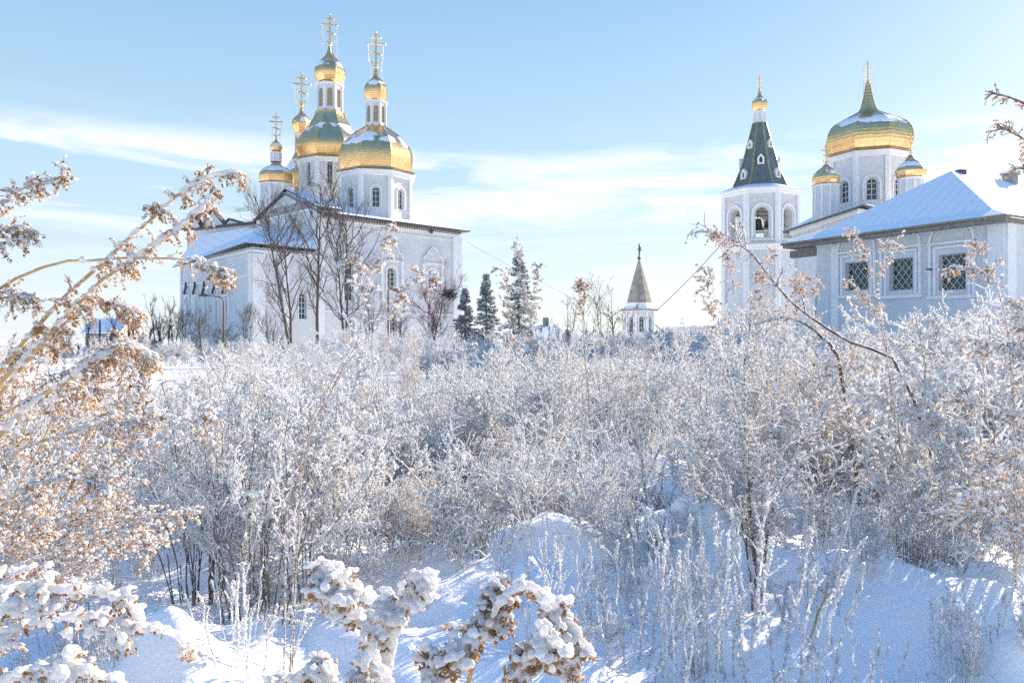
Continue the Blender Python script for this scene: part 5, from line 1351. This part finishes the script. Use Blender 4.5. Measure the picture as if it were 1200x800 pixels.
hero('leafy_weed','orange brown leaved weed rising before the bell tower shaft','weed',
 [[(900,520,5.6),(872,400,5.6),(858,330,5.6),(850,290,5.6),(838,275,5.6)],[(900,520,5.6),(890,400,5.6),(892,340,5.6),(905,300,5.6)],[(900,520,5.6),(850,400,5.6),(832,350,5.6),(828,320,5.6)],[(900,520,5.6),(915,400,5.6),(925,350,5.6),(945,325,5.6)]],
 25,r0=.0038,nb=9,bl=.2,nt=5,tl=.07,seeds=4,ssz=(.006,.015),snow=2,wsz=(.008,.016),t0=.5,stem='stem')
hero('bent_sapling','dark bare sapling bowed over in an arch before the second church','sapling',
 [[(1120,640,6.0),(1060,440,6.0),(1000,402,6.0),(950,372,6.0),(915,340,6.0),(880,298,6.0),(850,275,6.0),(815,272,6.0)]],
 26,r0=.014,nb=9,bl=.32,nt=4,tl=.10,seeds=1,ssz=(.008,.015),snow=2,wsz=(.010,.018),sleeve=120,slz=(.010,.020),t0=.45,stem='dstem',droop=.1)
hero('broken_branch','thick dark broken branch with snow along its top, below the bell tower','branch',
 [[(1010,600,6.4),(985,430,6.4),(960,392,6.4),(940,378,6.4),(915,372,6.4),(880,382,6.4)]],
 27,r0=.020,nb=3,bl=.15,nt=2,tl=.08,seeds=1,snow=1,wsz=(.012,.02),sleeve=110,slz=(.012,.026),t0=.6,stem='dstem',droop=.1)
hero('leaning_stalk','long bare stalk furred with rime leaning right over the open snow','stalk',
 [[(935,805,4.0),(955,730,4.0),(980,660,4.0),(1000,590,4.0),(1010,560,4.0)]],28,r0=.007,nb=2,bl=.08,nt=2,tl=.03,seeds=1,snow=2,wsz=(.006,.012),sleeve=240,slz=(.007,.014),t0=.5,root=True)
hero('fallen_stalk','rimed stalk lying slantwise at lower right across the snow','stalk',
 [[(900,800,4.1),(960,760,4.2),(1010,715,4.3),(1045,680,4.4)]],29,r0=.006,nb=2,bl=.08,nt=2,tl=.03,seeds=1,snow=2,wsz=(.006,.012),sleeve=200,slz=(.006,.012),t0=.3,root=False)
hero('fallen_stalk','snowy stalk lying aslant in the thicket just above the centre hollow','stalk',
 [[(400,520,5.4),(440,505,5.4),(480,494,5.4),(528,486,5.4)]],30,r0=.009,nb=3,bl=.15,nt=2,tl=.05,seeds=1,snow=2,wsz=(.008,.014),sleeve=200,slz=(.008,.016),t0=.3,root=True)
# an ash tree just outside the frame, its twigs reach in at the upper right
hero('ash_tree','twigs with hanging brown ash keys at the upper right edge','tree',
 [[(1330,500,5.0),(1320,300,5.0),(1310,100,5.0),(1300,-60,5.0)],
  [(1328,480,5.0),(1322,320,5.0),(1290,220,5.0),(1240,150,5.0),(1195,118,5.0),(1160,108,5.0)],
  [(1328,480,5.0),(1322,340,5.0),(1290,260,5.0),(1245,200,5.0),(1205,165,5.0),(1170,148,5.0)],
  [(1328,480,5.0),(1322,360,5.0),(1290,290,5.0),(1250,235,5.0),(1215,205,5.0),(1190,196,5.0)]],
 31,r0=.016,nb=8,bl=.16,nt=3,tl=.06,seeds=3,ssz=(.007,.015),snow=0,wsz=(.004,.006),t0=.62,stem='dstem',droop=.3)
hero('tangled_weed','tangle of fine golden brown twigs filling the left edge behind the arching weed','weed',
 [[(-140+i*14,820,2.5+.1*(i%4)),(-90+i*17,650,2.5+.1*(i%4)),(-50+i*25,520-8*(i%3)*(i%2),2.5+.1*(i%4)),(-30+i*25,470-13*(i%4),2.5+.1*(i%4)),(-10+i*22,440-17*(i%4),2.5)] for i in range(9)],
 32,r0=.0045,nb=14,bl=.16,nt=4,tl=.055,seeds=4,ssz=(.004,.0095),snow=2,wsz=(.005,.011),sleeve=30,slz=(.006,.012),t0=.3,droop=.35)
hero('tangled_weed','lower tangle of pale brown snowy twigs near the left edge','weed',
 [[(-160+i*10,860,2.3+.1*(i%4)),(-100+i*18,740,2.3+.1*(i%4)),(-50+i*26,650+8*(i%3),2.3+.1*(i%4)),(-10+i*28,600+13*(i%4),2.3+.1*(i%4)),(30+i*27,590+22*(i%4),2.3)] for i in range(7)],
 33,r0=.0045,nb=12,bl=.14,nt=5,tl=.05,seeds=3,ssz=(.004,.0095),snow=3,wsz=(.005,.011),sleeve=40,slz=(.006,.012),t0=.3,droop=.35)
hero('snowy_weed','pale snow caked weed leaning in over the right edge below the low building','weed',
 [[(1290,640,3.2),(1262,520,3.2),(1225,440,3.2),(1190,412,3.2),(1150,402,3.2)],[(1290,640,3.2),(1255,560,3.2),(1215,500,3.2),(1170,480,3.2),(1120,470,3.2)],[(1290,640,3.3),(1250,500,3.3),(1215,400,3.3),(1190,360,3.3)],[(1290,700,3.2),(1240,600,3.2),(1190,545,3.2),(1150,530,3.2)]],
 34,r0=.006,nb=13,bl=.15,nt=5,tl=.055,seeds=3,ssz=(.005,.011),snow=3,wsz=(.007,.013),sleeve=90,slz=(.008,.018),t0=.35,droop=.4)

hero('dark_shrub','airy dark stemmed shrub with white clotted twigs rising right of centre below the bell tower','shrub',
 [[(890,860,4.3),(885,700,4.3),(878,600,4.3),(868,500,4.3),(850,420,4.3)],[(895,860,4.3),(893,700,4.3),(895,600,4.3),(905,480,4.3),(915,400,4.3)],[(888,860,4.35),(880,690,4.35),(868,610,4.35),(838,540,4.35),(800,490,4.35)],
  [(893,860,4.25),(895,680,4.25),(905,600,4.25),(935,530,4.25),(968,480,4.25)],[(890,860,4.3),(884,640,4.3),(875,540,4.3),(872,450,4.3),(880,370,4.3)],[(897,860,4.4),(890,720,4.4),(880,650,4.4),(850,600,4.4),(822,575,4.4)]],
 35,r0=.008,nb=12,bl=.24,nt=6,tl=.08,seeds=1,ssz=(.005,.011),snow=3,wsz=(.007,.016),sleeve=60,slz=(.008,.018),t0=.3,stem='dstem',droop=-.1,ang=.6)
